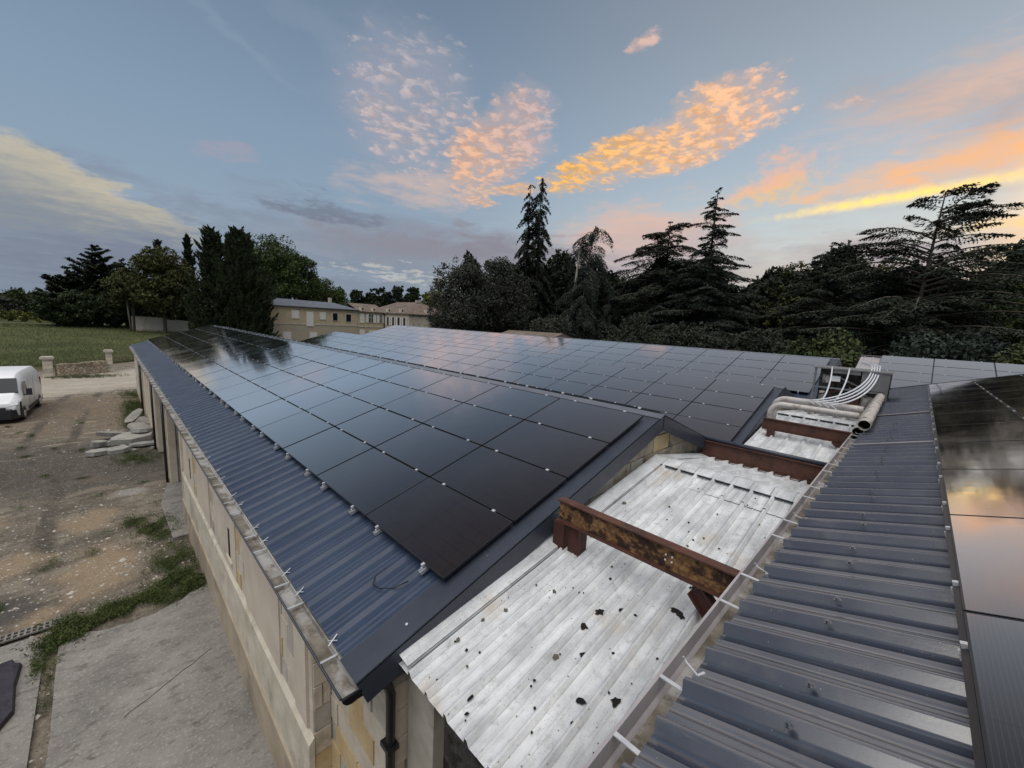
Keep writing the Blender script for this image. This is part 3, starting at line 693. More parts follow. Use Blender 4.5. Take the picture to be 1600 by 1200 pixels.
    for k, (a, e) in enumerate(edges):
        MB().box((1.415, a, 1.76), (1.45, e, zt-.02)).build('render_panel', M['render_pink'], t)
    for a, e in ((5.04, 5.66), (7.62, 8.30), (10.36, 10.95), (12.62, 13.25)):
        stone_course(t, ('x', 1.45, -1), a+.02, e-.02, 1.76, zt, .34, .32, (), .022, ('stone_a', 'stone_b', 'stone_c'), (4, 3, 1))
    for y_ in (8.82, 13.8, 6.6):
        if y_ == 6.6: continue
        MB().box((1.407, y_-.06, 2.05), (1.43, y_+.06, 2.62)).build('slit_window', M['dark_hole'], t)
    MB().box((1.39, 8.6, 1.92), (1.45, 9.05, 2.0)).build('slit_sill', M['stone_a'], t)
    # posts and openings further along
    for y_, c_ in ((15.7, 'wall_stone'), (19.55, 'stone_a'), (20.35, 'stone_a'), (24.45, 'stone_a'), (33.1, 'stone_a'), (37.1, 'stone_a')):
        MB().box((1.40, y_-.12, 0), (1.62, y_+.12, 3.5)).build('door_jamb', M[c_], t)
    for y_ in (19.9, 24.9, 33.15): MB().tube([(1.33, y_, 0), (1.33, y_, 3.4)], .045, 8).build('downpipe', M['black'], t)
    for k in range(14): MB().box((1.70, 20.5+k*.28, .05), (1.73, 20.5+k*.28+.27, 2.9+.0)).build('door_board', M['wood_old'], t)
    for k in range(12):
        MB().box((1.41, 25.1+k*.5, 0), (1.445, 25.1+k*.5+.46, 3.45)).build('render_panel', M['stone_b' if k % 3 == 1 else 'render_pink'], t)
    MB().box((4.2, 13, 0), (4.3, 24, 3.4)).build('inner_wall', M['dark_render'], t)  # inner walls coloured dark to deepen the shade inside the barn
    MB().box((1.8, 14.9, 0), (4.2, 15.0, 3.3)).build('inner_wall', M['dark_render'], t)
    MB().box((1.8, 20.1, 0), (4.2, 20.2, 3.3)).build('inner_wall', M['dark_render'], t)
    # eave gutter with straps and spikes
    gut = MB(); n = 9; prof_ = []
    gx, gz, gr = 1.255, zA(1.33)-.045, .085
    for k in range(n): 
        a = math.pi*k/(n-1); prof_.append((gx+.0-gr*math.cos(a)*1., gz-gr*math.sin(a)*.9))
    vs = []
    for y_ in (2.95, A_END-.05):
        for (px, pz) in prof_: vs.append((px, y_, pz))
        for (px, pz) in prof_[::-1]: vs.append((gx+(px-gx)*.95, y_, gz+(pz-gz)*.95))
    m2 = 2*n
    gut.add(vs, [(i, (i+1) % m2, m2+(i+1) % m2, m2+i) for i in range(m2)]+[list(range(m2))[::-1], list(range(m2, 2*m2))], 0, True)
    G = gut.build('gutter', M['zinc'], t)
    MB().prism([(gx-.068, 3.0, gz-.045), (gx+.068, 3.0, gz-.045), (gx+.05, 3.0, gz-.066), (gx-.05, 3.0, gz-.066)], (0, A_END-3.2, 0)).build('gutter_sediment', M['gutter_dirt'], t)
    MB().tube([(gx-.088, 2.95, gz+.004), (gx-.088, A_END-.05, gz+.004)], .011, 6).build('gutter_bead', M['steel_trim'], t)
    cap_ = MB(); cap_.prism([(px, 2.93, pz) for px, pz in prof_], (0, .02, 0)); cap_.build('gutter_end', M['black'], t)
    MB().box((1.22, 2.96, gz-.10), (1.40, 3.08, gz-.078)).build('gutter_outlet', M['black'], t)
    STRAP = small_mesh('gutter_strap', lambda b: b.box((-.095, -.011, -.002), (.085, .011, .003)), [M['alu']])
    HOOK = small_mesh('gutter_hook', lambda b: (b.bar((-.05, -.03, 0), (.055, .03, .03), .010, .006), b.bar((-.03, .04, 0), (.03, -.04, .02), .010, .006)), [M['alu']])
    y_ = 3.42; k = 0
    while y_ < A_END-.4:
        link('gutter_strap', STRAP, t, Matrix.Translation((gx, y_, gz+.008)))
        link('gutter_hook', HOOK, t, Matrix.Translation((1.335, y_+.13, gz+.052)))
        y_ += .465 if k % 2 else .93; k += 1
    # black downpipe at the corner
    p = MB(); p.tube([(1.42, 2.98, gz-.09), (1.50, 3.0, gz-.12), (1.62, 3.03, gz-.20), (1.66, 3.03, gz-.34), (1.66, 3.03, 0)], .045, 12); p.build('downpipe', M['black'], t)
    for z_ in (2.7, 1.2): MB().box((1.60, 2.97, z_), (1.72, 3.12, z_+.05)).build('pipe_bracket', M['black'], t)
    # loose cable
    pts = [A_fr.p(.95, .98, -.0), A_fr.p(.80, 1.02, .02), A_fr.p(.66, 1.0, .03), A_fr.p(.58, .90, .045), A_fr.p(.60, .78, .045), A_fr.p(.70, .66, .045), A_fr.p(.85, .6, .045)]
    MB().tube(pts, .006, 6).build('loose_cable', M['black'], t)
barn_a()
fA = Frame(tuple(P0A), (ct, 0, stn), (0, 1, 0))
array('solar_array', 'nearest black solar array, four rows up the left slope of the long stone barn', fA, 4, 22, True, True)
d = Vector((10.95-6.68, 0, (CZ-2.97)-ridgeA[1])).normalized()
O = Vector((6.68, 0, ridgeA[1]))+d*.22; nn = Vector((-d.z, 0, d.x)); 
fAr = Frame(tuple(O+d*3*PA+nn*.13+Vector((0, 3.15+21*PB, 0))), tuple(-d), (0, -1, 0))
array('solar_array', 'solar array on the far slope of the nearest barn, seen edge-on just behind its ridge', fAr, 3, 21, True, False, True)

def barn_far(idx, label, alabel, P0, cols, ridge_x, valley_x, end_x, end_z, yg, feet=False):
    P0 = Vector(P0); zs = lambda x: on_roof(x, P0, .135); yend = P0.y+cols*PB+.35
    t = thing('stone_barn', label, 'barn', (ridge_x, yg, 0))
    f = Frame((valley_x, yg, zs(valley_x)), (ct, 0, stn), (0, 1, 0)); run = (ridge_x-valley_x)/ct
    ribbed('roof_sheet', Frame(tuple(f.p(0, .25)), f.x, f.y), run-.03, yend-yg-.25, .3125, RIB, M['steel_roof'], t)
    zr = zs(ridge_x); dd = Vector((end_x-ridge_x, 0, end_z-zr))
    ribbed('roof_sheet', Frame((end_x, yend, end_z), -dd, (0, -1, 0)), dd.length-.03, yend-yg, .3125, RIB, M['steel_roof'], t)
    b = MB(); o0, o1 = f.p(0, 0, .045), f.p(run, 0, .045); dn = Vector((0, 0, -.26))
    b.prism([o0, o1, o1+dn, o0+dn], (0, .015, 0)); b.prism([o0, o1, f.p(run, .3, .045), f.p(0, .3, .045)], f.z*-.012); b.build('barge_flashing', M['steel_trim'], t)
    b = MB(); o0 = Vector((ridge_x+.01, yg, zr+.045)); o1 = Vector((end_x, yg, end_z+.04)); b.prism([o0, o1, o1+dn, o0+dn], (0, .015, 0)); b.build('barge_flashing', M['steel_trim'], t)
    b = MB()
    for q in ((-ct, 0, -stn), tuple(dd.normalized())):
        a = Vector((ridge_x, yg-.005, zr+.062)); e = a+Vector(q)*.15; b.prism([a, e, e+Vector((0, 0, -.012)), a+Vector((0, 0, -.012))], (0, yend-yg, 0))
    b.build('ridge_cap', M['steel_roofB'], t)
    g = MB(); yw = yg+.18; g.prism([(valley_x+.05, yw, -.1), (valley_x+.05, yw, zs(valley_x)-.06), (ridge_x, yw, zr-.06), (end_x-.05, yw, end_z-.06), (end_x-.05, yw, -.1)], (0, .3, 0)); g.build('gable_wall', M['stone_old'], t)
    MB().box((valley_x+.05, yend-.5, -.1), (end_x-.05, yend-.2, min(zs(valley_x), end_z)-.1)).build('wall', M['wall_stone'], t)
    tn = math.tan(TH); tr = (zr-end_z)/(end_x-ridge_x)
    stone_course(t, ('y', yw, -1), valley_x+.1, end_x-.1, CZ-3.35, zr, .6, .3, [((-tn, 1), zs(0)-.12), ((tr, 1), zr+tr*ridge_x-.12)], .035, ('stone_old', 'stone_b', 'stone_c', 'stone_a'), (5, 2, 2, 2))
    fr = Frame(tuple(P0), (ct, 0, stn), (0, 1, 0))
    array('solar_array', alabel, fr, 4, cols, True, False, True)
    return t, zs
barn_far(2, 'middle barn of the parallel row, ribbed roof mostly hidden under solar panels', 'solar array on the middle barn, between the two ridges',
    (11.231, 3.18, CZ-2.795), 20, 15.55, 10.98, 18.75, CZ-2.45, 2.95)
barn_far(3, 'farthest barn of the parallel row, its ridge against the cedar trees', 'solar array on the farthest barn, the one reflecting the pink sky',
    (19.24, 2.84, CZ-2.061), 22, 23.65, 18.8, 28.5, CZ-2.4, 2.55)

# ================================================================== near building (right), camera hovers over its roof
PB0 = Vector((8.61, -.359, CZ-1.426)); tB = math.tan(TH)
zB = lambda y: PB0.z-tB*(y-PB0.y)-.135/ct
BX0, BX1 = -.6, 22.6
def building_b():
    t = thing('stone_building', 'near building on the right with grey ribbed metal roof under the camera', 'building', (BX0, .5, 0))
    ye = .635; fr = Frame((BX0, ye, zB(ye)), (0, -ct, stn), (1, 0, 0)); run = (ye+4.72)/ct
    pr = .3165
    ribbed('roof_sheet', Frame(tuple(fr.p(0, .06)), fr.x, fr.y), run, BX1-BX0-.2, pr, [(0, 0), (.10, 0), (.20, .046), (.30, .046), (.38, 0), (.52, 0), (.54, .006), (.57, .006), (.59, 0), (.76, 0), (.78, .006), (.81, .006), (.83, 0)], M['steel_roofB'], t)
    zr = zB(-4.72); fr2 = Frame((BX1, -10, zr-5.28*tB), (0, ct, stn), (-1, 0, 0))
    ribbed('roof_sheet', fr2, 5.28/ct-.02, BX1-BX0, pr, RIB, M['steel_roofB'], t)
    b = MB()
    for s_ in (-1, 1):
        a = Vector((BX0, -4.72, zr+.07)); e = a+Vector((0, s_*ct, -stn))*.18; b.prism([a, e, e+Vector((0, 0, -.012)), a+Vector((0, 0, -.012))], (BX1-BX0, 0, 0))
    b.build('ridge_cap', M['steel_roofB'], t)
    # verge trims at both ends
    for X, s_ in ((BX0, -1), (BX1, 1)):
        b = MB(); o0 = Vector((X, ye+.03, zB(ye)+.05)); o1 = Vector((X, -4.72, zr+.055)); dn = Vector((0, 0, -.25))
        b.prism([o0, o1, o1+dn, o0+dn], (s_*.015, 0, 0)); b.prism([o0, o1, o1+Vector((-s_*.2, 0, 0)), o0+Vector((-s_*.2, 0, 0))], (0, 0, .008)); b.build('verge_flashing', M['steel_trim'], t)
    # overlapping sheet joints seen as pale lines
    for X in (13.4, 9.25): 
        MB().prism([(X, ye-.02, zB(ye)+.060), (X+.05, ye-.02, zB(ye)+.060), (X+.05, -.5, zB(-.5)+.060), (X, -.5, zB(-.5)+.060)], (0, 0, .006)).build('sheet_lap', M['gutterB'], t)
    b = MB(); b.box((BX0+.05, -9.6, -.1), (BX1-.1, .46, 4.55)); b.build('wall', M['wall_low'], t)
    MB().box((BX0+.02, .462, zB(.6)-.22), (BX1-.02, .60, zB(.6)-.035)).build('wall_plate', M['gutter_dirt'], t)
    # gutter: box of pale lilac metal
    gz = zB(ye)-.045; y0, y1 = .615, .765
    prof_ = [(y0, gz+.005), (y0+.008, gz-.09), (y0+.04, gz-.115), (y1-.045, gz-.115), (y1-.006, gz-.07), (y1, gz+.028), (y1+.014, gz+.034), (y1+.016, gz+.022), (y1+.006, gz+.016), (y1, gz-.08), (y1-.045, gz-.125), (y0+.035, gz-.125), (y0, gz-.09)]
    vs = [(X, y_, z_) for X in (BX0, BX1) for y_, z_ in prof_]; n = len(prof_)
    MB().add(vs, [(i, (i+1) % n, n+(i+1) % n, n+i) for i in range(n)]+[list(range(n))[::-1], list(range(n, 2*n))]).build('gutter', M['gutterB'], t)
    MB().box((BX0+.02, y0+.02, gz-.105), (BX1-.02, y1-.03, gz-.085)).build('gutter_sediment', M['gutter_dirt'], t)
    ST = small_mesh('gutter_strap', lambda b: (b.box((-.013, -.055, .0), (.013, .088, .006)), b.box((-.013, -.058, -.03), (.013, -.050, .006))), [M['alu']])
    HK = small_mesh('gutter_hook', lambda b: (b.bar((-.01, -.03, .01), (.045, .05, .0), .012, .006), b.tube([(.045, .05, 0), (.05, .062, .01), (.045, .072, .024)], .006, 6), b.bar((-.02, -.02, .0), (.04, -.05, .01), .012, .006)), [M['alu']])
    k = 0; X = .62
    while X < BX1-.3:
        link('gutter_strap', ST, t, Matrix.Translation((X, y0+.06, gz+.034)))
        if k % 2 == 0: link('gutter_hook', HK, t, Matrix.Translation((X+.14, y0+.03, gz+.05)))
        X += .4747 if k % 2 else .9495/1.0; k += 1
    # roofing screws on the rib tops
    SC = small_mesh('screw', lambda b: (b.tube([(0, 0, 0), (0, 0, .004)], .021, 12, sm=False), b.tube([(0, 0, .004), (0, 0, .016)], .012, 6, sm=False)), [M['steel_roofB']])
    k = 0; X = BX0+pr*.25
    while X < 12:
        if k % 3 != 1: link('screw', SC, t, fr.mat(.50+.02*math.sin(k*2.3), X-BX0, .046))
        X += pr; k += 1
    return t
building_b()
fB = Frame((8.61+7*PB, PB0.y, PB0.z), (0, -ct, stn), (1, 0, 0))
cols = 12
fB = Frame((8.61+7*PB-cols*PB+.02, PB0.y, PB0.z), (0, -ct, stn), (1, 0, 0))
tb = array('solar_array', 'large solar array at the right edge, its lower panels mirroring the orange sunset', fB, 4, cols, True, 2)
# pale edge strip along the foot of the array
MB().prism([fB.p(-.030, 0, -.04), fB.p(-.002, 0, -.04), fB.p(-.002, 0, -.012), fB.p(-.030, 0, -.018)], fB.y*(cols*PB-.02)).build('edge_trim', M['frame'], tb)

# ================================================================== white sheet roofs between the buildings
def white_roof_1():
    t = thing('lean_to_roof', 'weathered white ribbed metal roof with rust holes, between barn gable and near building', 'roof', (1.7, .5, 3.4))
    xr, zr = 6.65, CZ-2.2; xe, ze = 1.68, CZ-3.085; d = Vector((xr-xe, 0, zr-ze))
    fr = Frame((xe, .35, ze), d, (0, 1, 0))
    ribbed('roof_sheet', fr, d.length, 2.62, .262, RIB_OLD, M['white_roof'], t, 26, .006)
    # upper lap sheet near the ridge
    fl = Frame(tuple(fr.p(d.length-.62, 0, .007)), fr.x, fr.y)
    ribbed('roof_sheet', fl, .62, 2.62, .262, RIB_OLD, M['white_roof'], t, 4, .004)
    vx, vz = 10.7, CZ-2.92; d2 = Vector((vx-xr, 0, vz-zr))
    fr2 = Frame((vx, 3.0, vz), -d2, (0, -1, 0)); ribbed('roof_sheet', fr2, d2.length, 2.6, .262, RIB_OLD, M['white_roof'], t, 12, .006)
    b = MB()
    for q in (-d.normalized(), d2.normalized()):
        a = Vector((xr, .36, zr+.072)); e = a+q*.24-Vector((0, 0, .004)); b.prism([a, e, e+Vector((0, 0, -.006)), a+Vector((0, 0, -.006))], (0, 2.62, 0))
    b.build('ridge_cap', M['white_roof'], t)
    # side flashing against the gable
    b = MB(); a0, a1 = fr.p(.02, 2.44, .06), fr.p(d.length, 2.44, .06); o = fr.y*.20
    b.prism([a0, a1, a1+o+fr.z*.03, a0+o+fr.z*.03], fr.z*-.006)
    b.prism([a0, a1, a1-fr.z*.035, a0-fr.z*.035], fr.y*.006)
    b.build('side_flashing', M['white_roof'], t)
    b = MB(); a0, a1 = Vector((xr, 2.86, zr+.05)), Vector((vx-.2, 2.80, vz+.07)); a0.y = 2.80; b.prism([a0, a1, a1+Vector((0, .20, .03)), a0+Vector((0, .20, .03))], (0, 0, -.01)); b.build('side_flashing', M['white_roof'], t)
    # holes put in as black lumps, moss cushions and debris (x-run, y position measured on the slope)
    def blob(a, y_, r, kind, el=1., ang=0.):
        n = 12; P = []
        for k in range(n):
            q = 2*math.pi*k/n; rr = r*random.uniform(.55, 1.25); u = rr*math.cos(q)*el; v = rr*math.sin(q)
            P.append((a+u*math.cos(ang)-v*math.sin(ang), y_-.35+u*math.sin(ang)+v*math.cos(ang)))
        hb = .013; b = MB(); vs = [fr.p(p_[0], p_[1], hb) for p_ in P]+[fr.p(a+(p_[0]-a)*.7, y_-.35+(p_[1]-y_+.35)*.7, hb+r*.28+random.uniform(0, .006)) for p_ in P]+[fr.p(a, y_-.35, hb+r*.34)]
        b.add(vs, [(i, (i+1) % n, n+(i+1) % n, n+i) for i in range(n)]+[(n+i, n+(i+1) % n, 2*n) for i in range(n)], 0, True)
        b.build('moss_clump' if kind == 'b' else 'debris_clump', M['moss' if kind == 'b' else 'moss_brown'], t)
    inv = {}
    # pixel-measured spots converted beforehand to (run, y)
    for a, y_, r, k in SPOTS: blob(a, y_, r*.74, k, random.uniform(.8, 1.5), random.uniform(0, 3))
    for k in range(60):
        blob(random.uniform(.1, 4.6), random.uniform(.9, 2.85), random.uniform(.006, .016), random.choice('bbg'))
    for k in range(26):
        blob(random.uniform(.1, 3.6), 2.80+random.uniform(-.06, .03), random.uniform(.012, .03), 'g')
    # dark rough wall below the eave and its side
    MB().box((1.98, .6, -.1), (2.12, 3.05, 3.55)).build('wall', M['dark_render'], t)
    MB().box((1.86, 2.62, -.1), (1.98, 3.05, 3.5)).build('door_jamb', M['stone_c'], t)
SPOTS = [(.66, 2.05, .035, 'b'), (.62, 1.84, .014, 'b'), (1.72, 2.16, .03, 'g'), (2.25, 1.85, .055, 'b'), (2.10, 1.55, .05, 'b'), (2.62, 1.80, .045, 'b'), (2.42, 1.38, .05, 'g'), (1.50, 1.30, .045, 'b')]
import importlib
# exact spots on the near slope: run along slope, y
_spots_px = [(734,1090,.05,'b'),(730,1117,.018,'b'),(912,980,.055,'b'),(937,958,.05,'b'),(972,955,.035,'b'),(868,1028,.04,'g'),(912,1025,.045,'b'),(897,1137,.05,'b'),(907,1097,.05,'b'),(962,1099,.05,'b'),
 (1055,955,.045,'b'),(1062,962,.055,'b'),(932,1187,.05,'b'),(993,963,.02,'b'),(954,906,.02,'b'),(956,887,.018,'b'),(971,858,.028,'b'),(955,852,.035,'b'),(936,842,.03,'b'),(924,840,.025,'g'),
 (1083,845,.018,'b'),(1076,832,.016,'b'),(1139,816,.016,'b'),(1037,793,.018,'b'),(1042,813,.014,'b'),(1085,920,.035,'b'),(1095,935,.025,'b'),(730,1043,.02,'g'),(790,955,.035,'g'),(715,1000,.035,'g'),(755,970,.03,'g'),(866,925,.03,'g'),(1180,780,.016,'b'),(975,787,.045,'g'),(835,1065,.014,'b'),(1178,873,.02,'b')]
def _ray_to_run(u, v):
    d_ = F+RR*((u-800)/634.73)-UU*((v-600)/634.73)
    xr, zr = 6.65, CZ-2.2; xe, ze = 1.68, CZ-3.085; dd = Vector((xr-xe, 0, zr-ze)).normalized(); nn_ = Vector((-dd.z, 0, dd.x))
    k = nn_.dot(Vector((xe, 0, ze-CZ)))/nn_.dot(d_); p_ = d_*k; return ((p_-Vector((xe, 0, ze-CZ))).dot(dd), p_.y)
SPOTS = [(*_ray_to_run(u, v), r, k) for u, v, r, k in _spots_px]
white_roof_1()
def white_roof_2():
    t = thing('lean_to_roof', 'smaller white ribbed roof under the two pale pipes, further back between the buildings', 'roof', (10.7, .5, 3.6))
    xe, ze, xr, zr = 10.72, CZ-2.92, 14.6, CZ-2.30; d = Vector((xr-xe, 0, zr-ze)); fr = Frame((xe, .35, ze), d, (0, 1, 0))
    ribbed('roof_sheet', fr, d.length, 2.55, .35, RIB_OLD, M['white_roof'], t, 10, .006)
    d2 = Vector((4.1, 0, -.45)); fr2 = Frame((xr+d2.x, 2.9, zr+d2.z), -d2, (0, -1, 0)); ribbed('roof_sheet', fr2, d2.length, 2.55, .35, RIB_OLD, M['white_roof'], t, 6, .006)
    b = MB()
    for q in (-d.normalized(), d2.normalized()):
        a = Vector((xr, .36, zr+.065)); e = a+q*.22; b.prism([a, e, e+Vector((0, 0, -.006)), a+Vector((0, 0, -.006))], (0, 2.5, 0))
    b.build('ridge_cap', M['white_roof'], t)
    MB().obox(fr.p(3.1, 1.9, .06), fr.x*.16, fr.y*.12, fr.z*.02).build('loose_plate', M['white_roof'], t)
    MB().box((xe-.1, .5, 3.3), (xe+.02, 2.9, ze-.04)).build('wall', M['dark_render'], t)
white_roof_2()

# ================================================================== rusty steel beams
def ibeam(label, x, ztop, h, fl, y0, y1, gutter_cap=False, post=None):
    t = thing('steel_beam', label, 'beam', (x, y0, ztop-h))
    MB().box((x-fl/2, y0, ztop-.014), (x+fl/2, y1, ztop)).build('top_flange', M['rust_flange'], t)
    MB().box((x-.006, y0, ztop-h+.014), (x+.006, y1, ztop-.014)).build('web', M['rust_web'] if post == 1 else M['rust_flange'], t)
    MB().box((x-fl/2, y0, ztop-h), (x+fl/2, y1, ztop-h+.014)).build('bottom_flange', M['rust_flange'], t)
    if gutter_cap: MB().tube([(x+.01, y0, ztop+.035), (x+.01, y1, ztop+.035)], .04, 10).build('pipe', M['steel_trim'], t)
    if post == 1:
        for dx in (-.0,):
            b = MB(); b.box((x-.07, y0+.02, 3.7), (x-.058, y0+.24, ztop-h)); b.box((x-.07, y0+.02, 3.7), (x+.10, y0+.034, ztop-h)); b.box((x-.07, y0+.226, 3.7), (x+.10, y0+.24, ztop-h)); b.build('post', M['rust_post'], t)
        b = MB(); b.box((x-.06, y0+.30, 3.8), (x+.09, y0+.312, ztop-h)); b.box((x-.066, y0+.24, 3.8), (x-.054, y0+.312, ztop-h)); b.build('post', M['rust_post'], t)
        b = MB(); b.obox((x-.01, 1.02, ztop-h-.17), Vector((0, -.24, -.20)), Vector((.006, 0, 0)), Vector((0, .055, -.06))); b.obox((x-.01, 1.05, ztop-h-.17), Vector((0, -.24, -.20)), Vector((.06, 0, 0)), Vector((0, .004, -.004))); b.build('brace', M['rust_post'], t)
        for dy, dz in ((0, 0), (.07, 0), (0, -.06), (.07, -.06)):
            MB().tube([(x-.008, 1.50+dy, ztop-.12+dz), (x-.018, 1.50+dy, ztop-.12+dz)], .010, 8).build('bolt', M['alu'], t)
    else:
        MB().box((x-.08, y1-.30, 3.6), (x+.08, y1-.14, ztop-h)).build('post', M['rust_post'], t)
        b = MB(); b.obox((x, y0+.22, ztop-h-.17), Vector((0, -.20, -.19)), Vector((.05, 0, 0)), Vector((0, .05, -.05))); b.build('brace', M['rust_post'], t)
    return t
def beam1():
    x, zt_ = 3.82, CZ-2.075
    t = thing('steel_beam', 'nearest rusty steel beam with flaking orange web and four bolts, over the white roof', 'beam', (x, .78, zt_))
    h, fl, y0, y1 = .275, .12, .775, 2.85
    MB().box((x-fl/2, y0, zt_-.016), (x+fl/2, y1, zt_)).build('top_flange', M['rust_flange'], t)
    MB().box((x-.006, y0, zt_-h+.016), (x+.006, y1, zt_-.016)).build('web', M['rust_web'], t)
    MB().box((x-fl/2, y0, zt_-h), (x+fl/2, y1, zt_-h+.016)).build('bottom_flange', M['rust_flange'], t)
    zb = zt_-h
    b = MB(); b.box((x-.06, 2.72, 3.92), (x+.10, 2.735, zb)); b.box((x-.06, 2.86, 3.92), (x+.10, 2.875, zb)); b.box((x-.072, 2.72, 3.90), (x-.06, 2.875, zb)); b.build('post', M['rust_post'], t)
    b = MB(); b.box((x-.06, 2.50, 3.95), (x+.10, 2.515, zb)); b.box((x+.00, 2.515, 3.95), (x+.012, 2.70, zb)); b.build('post', M['rust_post'], t)
    b = MB(); c0 = Vector((x, 1.13, zb+.005)); c1 = Vector((x, .70, zb-.44)); dd = (c1-c0).normalized(); n_ = Vector((0, -dd.z, dd.y))
    b.prism([c0-n_*.0+Vector((-.06, 0, 0)), c1+Vector((-.06, 0, 0)), c1+n_*.012+Vector((-.06, 0, 0)), c0+n_*.012+Vector((-.06, 0, 0))], (.12, 0, 0))
    b.prism([c0+n_*.15+Vector((-.06, 0, 0)), c1+n_*.15+Vector((-.06, 0, 0)), c1+n_*.162+Vector((-.06, 0, 0)), c0+n_*.162+Vector((-.06, 0, 0))], (.12, 0, 0))
    b.prism([c0+Vector((-.006, 0, 0)), c1+Vector((-.006, 0, 0)), c1+n_*.155+Vector((-.006, 0, 0)), c0+n_*.155+Vector((-.006, 0, 0))], (.012, 0, 0))
    b.build('brace', M['rust_post'], t)
    for dy, dz in ((0, 0), (.065, 0), (0, -.055), (.065, -.055)):
        MB().tube([(x-.007, 1.44+dy, zt_-.115+dz), (x-.016, 1.44+dy, zt_-.115+dz)], .011, 8).build('bolt', M['alu'], t)
beam1()
ibeam('middle rusty dark red beam with black pipe along its top', 8.8, CZ-2.20, .34, .12, .775, 3.0, True)
ibeam('farthest dark red steel beam, just before the pale pipes', 12.5, CZ-2.16, .30, .10, .775, 2.76, False)

# ================================================================== ducts, pipes, machine, cables
def duct(label, y_, z_, x0, x1, r, y2=None):
    t = thing('ventilation_duct', label, 'duct', (x0, y_, z_))
    b = MB(); n = 20; y2 = y2 if y2 is not None else y_
    ins = []
    pts = [(x0+(x1-x0)*k/16, y_+(y2-y_)*k/16, z_) for k in range(17)]
    b.tube(pts, r, n, caps=False); b.tube(pts, r-.008, n, caps=False)
    # rim ring
    base = len(b.v)
    for rr in (r, r-.008):
        for j in range(n): b.v.append((x0, y_+rr*math.cos(2*math.pi*j/n), z_+rr*math.sin(2*math.pi*j/n)))
    for j in range(n): b.f.append([base+j, base+(j+1) % n, base+n+(j+1) % n, base+n+j]); b.mi.append(0); b.sm.append(False)
    b.build('tube', M['duct'], t)
    MB().tube([(x0+.25, y_, z_), (x0+.26, y_, z_)], r-.009, n).build('dark_bore', M['dark_hole'], t)
    for k in range(5):
        X = x0+.4+k*(x1-x0-.5)/5; MB().tube([(X, y_+(y2-y_)*(X-x0)/(x1-x0), z_), (X+.03, y_+(y2-y_)*(X-x0)/(x1-x0), z_)], r+.008, n).build('joint_band', M['duct'], t)
duct('upper open-ended round duct, rust streaked, lying along the gutter', .60, CZ-1.66, 10.7, 17.2, .105, .70)
duct('lower open-ended round duct beside the gutter, under its twin', .68, CZ-1.825, 10.75, 17.2, .098, .80)
def upipe(label, x, y0, y1, z_, r, drop):
    t = thing('bent_pipe', label, 'pipe', (x, y0, z_))
    pts = [(x, y0, z_+.0)]+[(x, y0+(y1-y0)*k/8, z_) for k in range(1, 8)]
    for k in range(0, 9):
        a = math.pi/2*k/8; pts.append((x, y1+.28*math.sin(a), z_-.28*(1-math.cos(a))))
    pts.append((x, y1+.28, z_-.28-drop))
    MB().tube(pts, r, 12).build('tube', M['duct_clean'], t)
    for k in range(1, 4): 
        Y = y0+(y1-y0)*k/4; MB().tube([(x, Y, z_), (x, Y+.02, z_)], r+.006, 12).build('joint_band', M['duct'], t)
upipe('farther pale pipe with downward elbow, crossing to the ducts', 13.9, .85, 2.55, CZ-1.76, .085, .35)
upipe('nearer pale pipe with downward elbow, crossing over the small white roof', 12.9, .85, 2.42, CZ-1.80, .078, .65)
def machine():
    x0, x1, y0, y1, z0, z1 = 17.0, 18.3, .55, 2.45, CZ-2.15, CZ-.95
    t = thing('cooling_unit', 'open grey metal machine cabinet full of rusty fittings, behind the pipes', 'machine', (x0, y0, z0))
    for X in (x0, x1-.06):
        for Y in (y0, y1-.06): MB().box((X, Y, z0-.9), (X+.06, Y+.06, z1)).build('post', M['machine_grey'], t)
    MB().box((x0-.03, y0-.03, z1), (x1, y1+.03, z1+.04)).build('top_panel', M['machine_grey'], t)
    MB().box((x1-.08, y0, z0), (x1-.05, y1, z1)).build('back_panel', M['dark_render'], t)
    MB().box((x0, y0+.06, z0+.62), (x0+.02, y0+.66, z1)).build('side_panel', M['machine_grey'], t)
    MB().box((x0, y1-.50, z1-.12), (x0+.03, y0+.7, z1)).build('front_rail', M['machine_grey'], t)
    MB().box((x0, y0+.06, z0+.55), (x0+.05, y1-.06, z0+.60)).build('shelf_rail', M['machine_grey'], t)
    MB().box((x0, y0, z0), (x0+.05, y1, z0+.06)).build('bottom_rail', M['machine_grey'], t)
    for q, (Y, Z, r, hh, mm) in enumerate([(2.12, .72, .13, .28, 'duct'), (1.05, .05, .15, .34, 'duct'), (2.2, .12, .08, .3, 'duct'), (1.7, .1, .10, .22, 'rust_post'), (.85, .5, .09, .16, 'rust_flange')]):
        MB().tube([(x0+.35, Y, z0+Z), (x0+.35, Y, z0+Z+hh)], r, 12).build('canister', M[mm], t)
    MB().box((x0+.12, 1.75, z0+.80), (x0+.15, 2.0, z0+.98)).build('notice_plate', M['white_paint'], t)
    MB().box((x0+.15, 1.2, z0+.1), (x0+.6, 1.6, z0+.45)).build('motor_box', M['rust_post'], t)
    for k, (ya, za, yb, zb_) in enumerate([(2.3, .3, 1.0, .75), (1.9, 1.0, 1.3, .7), (1.95, .1, 1.95, 1.1), (1.5, .62, .8, .3), (1.2, .9, .7, .85)]):
        MB().tube([(x0+.2+k*.03, ya, z0+za), (x0+.25+k*.03, yb, z0+zb_)], .022, 8).build('inner_pipe', M['duct' if k % 2 else 'rust_post'], t)
machine()
